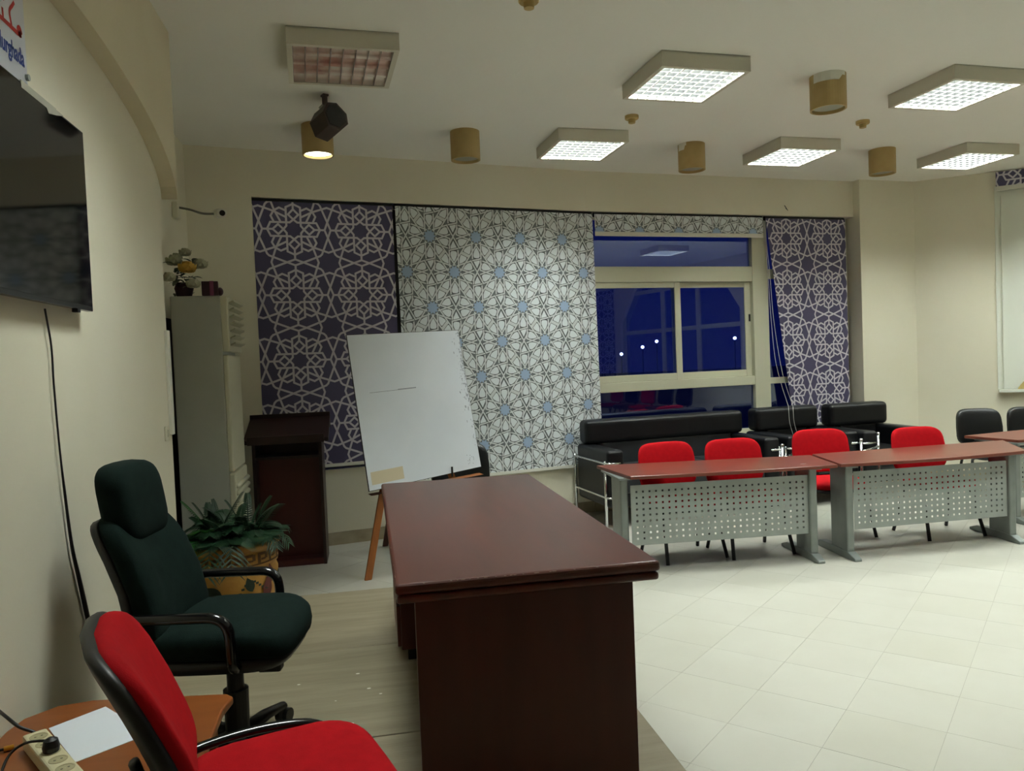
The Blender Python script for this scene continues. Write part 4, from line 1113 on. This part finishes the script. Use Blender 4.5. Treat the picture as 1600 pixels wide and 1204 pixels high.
# power cable of the television
P = [on_x(px, py, WX+.012) for px, py in ((70, 482), (80, 540), (84, 600), (92, 690), (100, 760), (112, 850), (124, 905), (135, 955), (144, 1000), (150, 1040))]
wire('power_cable', P, [.0035+.005*min(1, max(0, (k-20)/20)) for k in range((len(P)-1)*6+1)], 'black_plastic', 'black cable hanging down the wall from the television', 'cable')
# wall socket near the end of the wall
s0 = on_x(262, 676, WX)
so = thing('wall_socket', 'small cream wall socket beside the air conditioner', 'socket', (WX, s0[1]-.03, s0[2]))
MB().box(0, .009, -.04, .04, -.04, .04).build('plate', 'socket_plate', so, bevel=.004)
MB().box(.009, .011, -.012, .012, -.02, .02).build('switch', 'ac_louver', so, bevel=.001, seg=1)
# white trunking strip at the wall end
tag(MB().box(WX, WX+.018, 4.545, 4.598, 1.28, 1.86).build('cable_trunking', 'off_white', None, bevel=.003), 'short cream trunking box at the far end of the left wall', 'trunking')
# security camera
m = on_x(270, 328, -1.42)
cc = thing('security_camera', 'white security camera on a long arm beside the window recess', 'security camera', tuple(m))
end = np.array(on_y(347, 333, m[1]-.25))-np.array(m)
MB().box(0, .05, -.045, .045, -.065, .06).build('wall_plate', 'socket_plate', cc, bevel=.012, seg=3)
MB().tube(spline([(.04, 0, .02), (.14, -.06, -.01), tuple(end*.62+np.array([0, 0, -.012])), tuple(end+np.array([-.03, .02, 0]))], 6), .0085, 8).build('arm', 'cable_grey', cc, smooth=True)
hd = MB().tube([tuple(end+np.array([-.05, .09, .015])), tuple(end+np.array([.01, -.06, -.01]))], .036, 18).build('camera_body', 'off_white', cc, smooth=False, bevel=.006)
MB().tube([tuple(end+np.array([.011, -.0615, -.0103])), tuple(end+np.array([.0125, -.066, -.011]))], .021, 18).build('lens', 'lens_dark', hd)
# insect-like mark on the bulkhead
u, z = B.hit(1228, 325, .002)
MB().tube([B.p(u-.02, .004, z+.03), B.p(u+.015, .006, z-.02)], .004, 5).tube([B.p(u-.005, .004, z+.0), B.p(u+.02, .012, z-.03)], .003, 5).build('wall_mark', 'dark_fill')
tag(bpy.data.objects['wall_mark'], 'tiny dark insect-like mark on the wall above the window blinds', 'mark')
# tan triangular stand on the right sill
cu_, cz_ = D.hit(1590, 604, -.02)
cs = MB(); T_ = lambda p: D.p(cu_+p[0], -.035+p[2], DZ0+p[1])
cs.prism([(0, 0), (.42, 0), (.42, .02), (.21, .26), (.03, .05)], 0, .02, T=T_); o = cs.build('card_stand', 'tan_card'); tag(o, 'tan triangular card standing on the right window sill', 'card')

# ================================================================== NEAR SIDE TABLE
st = thing('side_table', 'low brown wooden side table against the left wall', 'table', (-.77, 2.33, PLAT))
SH = .40
pl = [(-.305, -.27), (.30, -.27), (.30, .10), (.315, .185), (.29, .215), (-.12, .285), (-.22, .27), (-.29, .20), (-.305, .12)]
MB().prism(pl, SH-.025, SH).build('tabletop', 'side_wood', st, bevel=.006, seg=2)
for x, y in ((-.26, -.22), (.25, -.22), (.25, .12), (-.22, .16)): MB().box(x-.022, x+.022, y-.022, y+.022, 0, SH-.025).build('leg', 'side_edge', st)
MB().box(-.24, .24, .10, .12, SH-.09, SH-.025).box(-.24, .24, -.24, -.22, SH-.09, SH-.025).build('apron', 'side_edge', st)
ZT = PLAT+SH
def zt(px, py, dz=0): return np.array(on_z(px, py, ZT+dz))
cs = [zt(*p) for p in ((118, 1191), (212, 1155), (188, 1118), (165, 1104), (76, 1138))]
o = MB().prism([(c[0], c[1]) for c in cs], ZT, ZT+.0015).build('paper_sheet', 'paper'); tag(o, 'white sheet of paper on the low side table', 'paper')
# power strip
a = zt(55, 1145, .04); c = zt(105, 1204, .04)
dv = (c-a)[:2]; dv = dv/np.linalg.norm(dv); rz = math.atan2(dv[1], dv[0])
ps = thing('power_strip', 'cream power strip with round sockets on the low side table', 'power strip', (a[0], a[1], ZT), rz=rz)
LN = .42
MB().box(-.01, LN, -.03, .03, 0, .042).build('body', 'strip_cream', ps, bevel=.006, seg=2)
for k in range(6):
    x = .035+k*.062
    sk = MB().lathe([(.0225, .0422), (.0225, .0432), (.019, .0432), (.019, .0424), (.001, .0424)], 20, c=(x, 0, 0), cap=False).build('socket', 'socket_hole', ps)
    MB().lathe([(.003, .0426), (.001, .0428)], 8, c=(x-.0, -.008, 0), cap=False).lathe([(.003, .0426), (.001, .0428)], 8, c=(x, .008, 0), cap=False).build('pin_holes', 'socket_dark', sk)
R2 = Matrix.Rotation(rz, 3, 'Z')
def strip(x, y, z): v = R2 @ Vector((x, y, z)); return np.array([a[0]+v.x, a[1]+v.y, ZT+v.z])
k3 = .035+2*.062
pg = thing('plug', 'black mains plug in the middle socket of the power strip', 'plug', tuple(strip(k3, 0, .044)), rz=rz)
MB().lathe([(.019, 0), (.021, .012), (.017, .030), (.006, .036)], 18).build('plug_body', 'black_plastic', pg, smooth=False)
e_ = strip(k3, 0, .0432)-strip(k3, 0, .0432)
MB().tube(spline([(0, 0, .028), (-.03, -.05, .03), (-.03, -.09, .01), (.02, -.125, -.028), (.07, -.14, -.036)], 6), .0035, 6).build('lead', 'black_plastic', pg, smooth=True)
P = [strip(-.008, .0, .02), strip(-.03, .005, .03), zt(30, 1135, .05), zt(8, 1118, .07), zt(-10, 1105, .06), zt(-40, 1095, .05)]
wire('extension_lead', P, .005, 'black_plastic', 'black lead running from the power strip to the wall', 'cable')
q1_ = zt(14, 1168, .008)
bs = thing('brass_plug', 'small brass connector lying beside the power strip', 'plug', tuple(q1_), rz=.4)
MB().tube([(-.012, 0, 0), (.012, 0, 0)], .007, 12).build('connector', 'brass', bs)
MB().tube([(-.012, 0, 0), (-.03, 0, 0)], .004, 8).build('cable_end', 'black_plastic', bs)
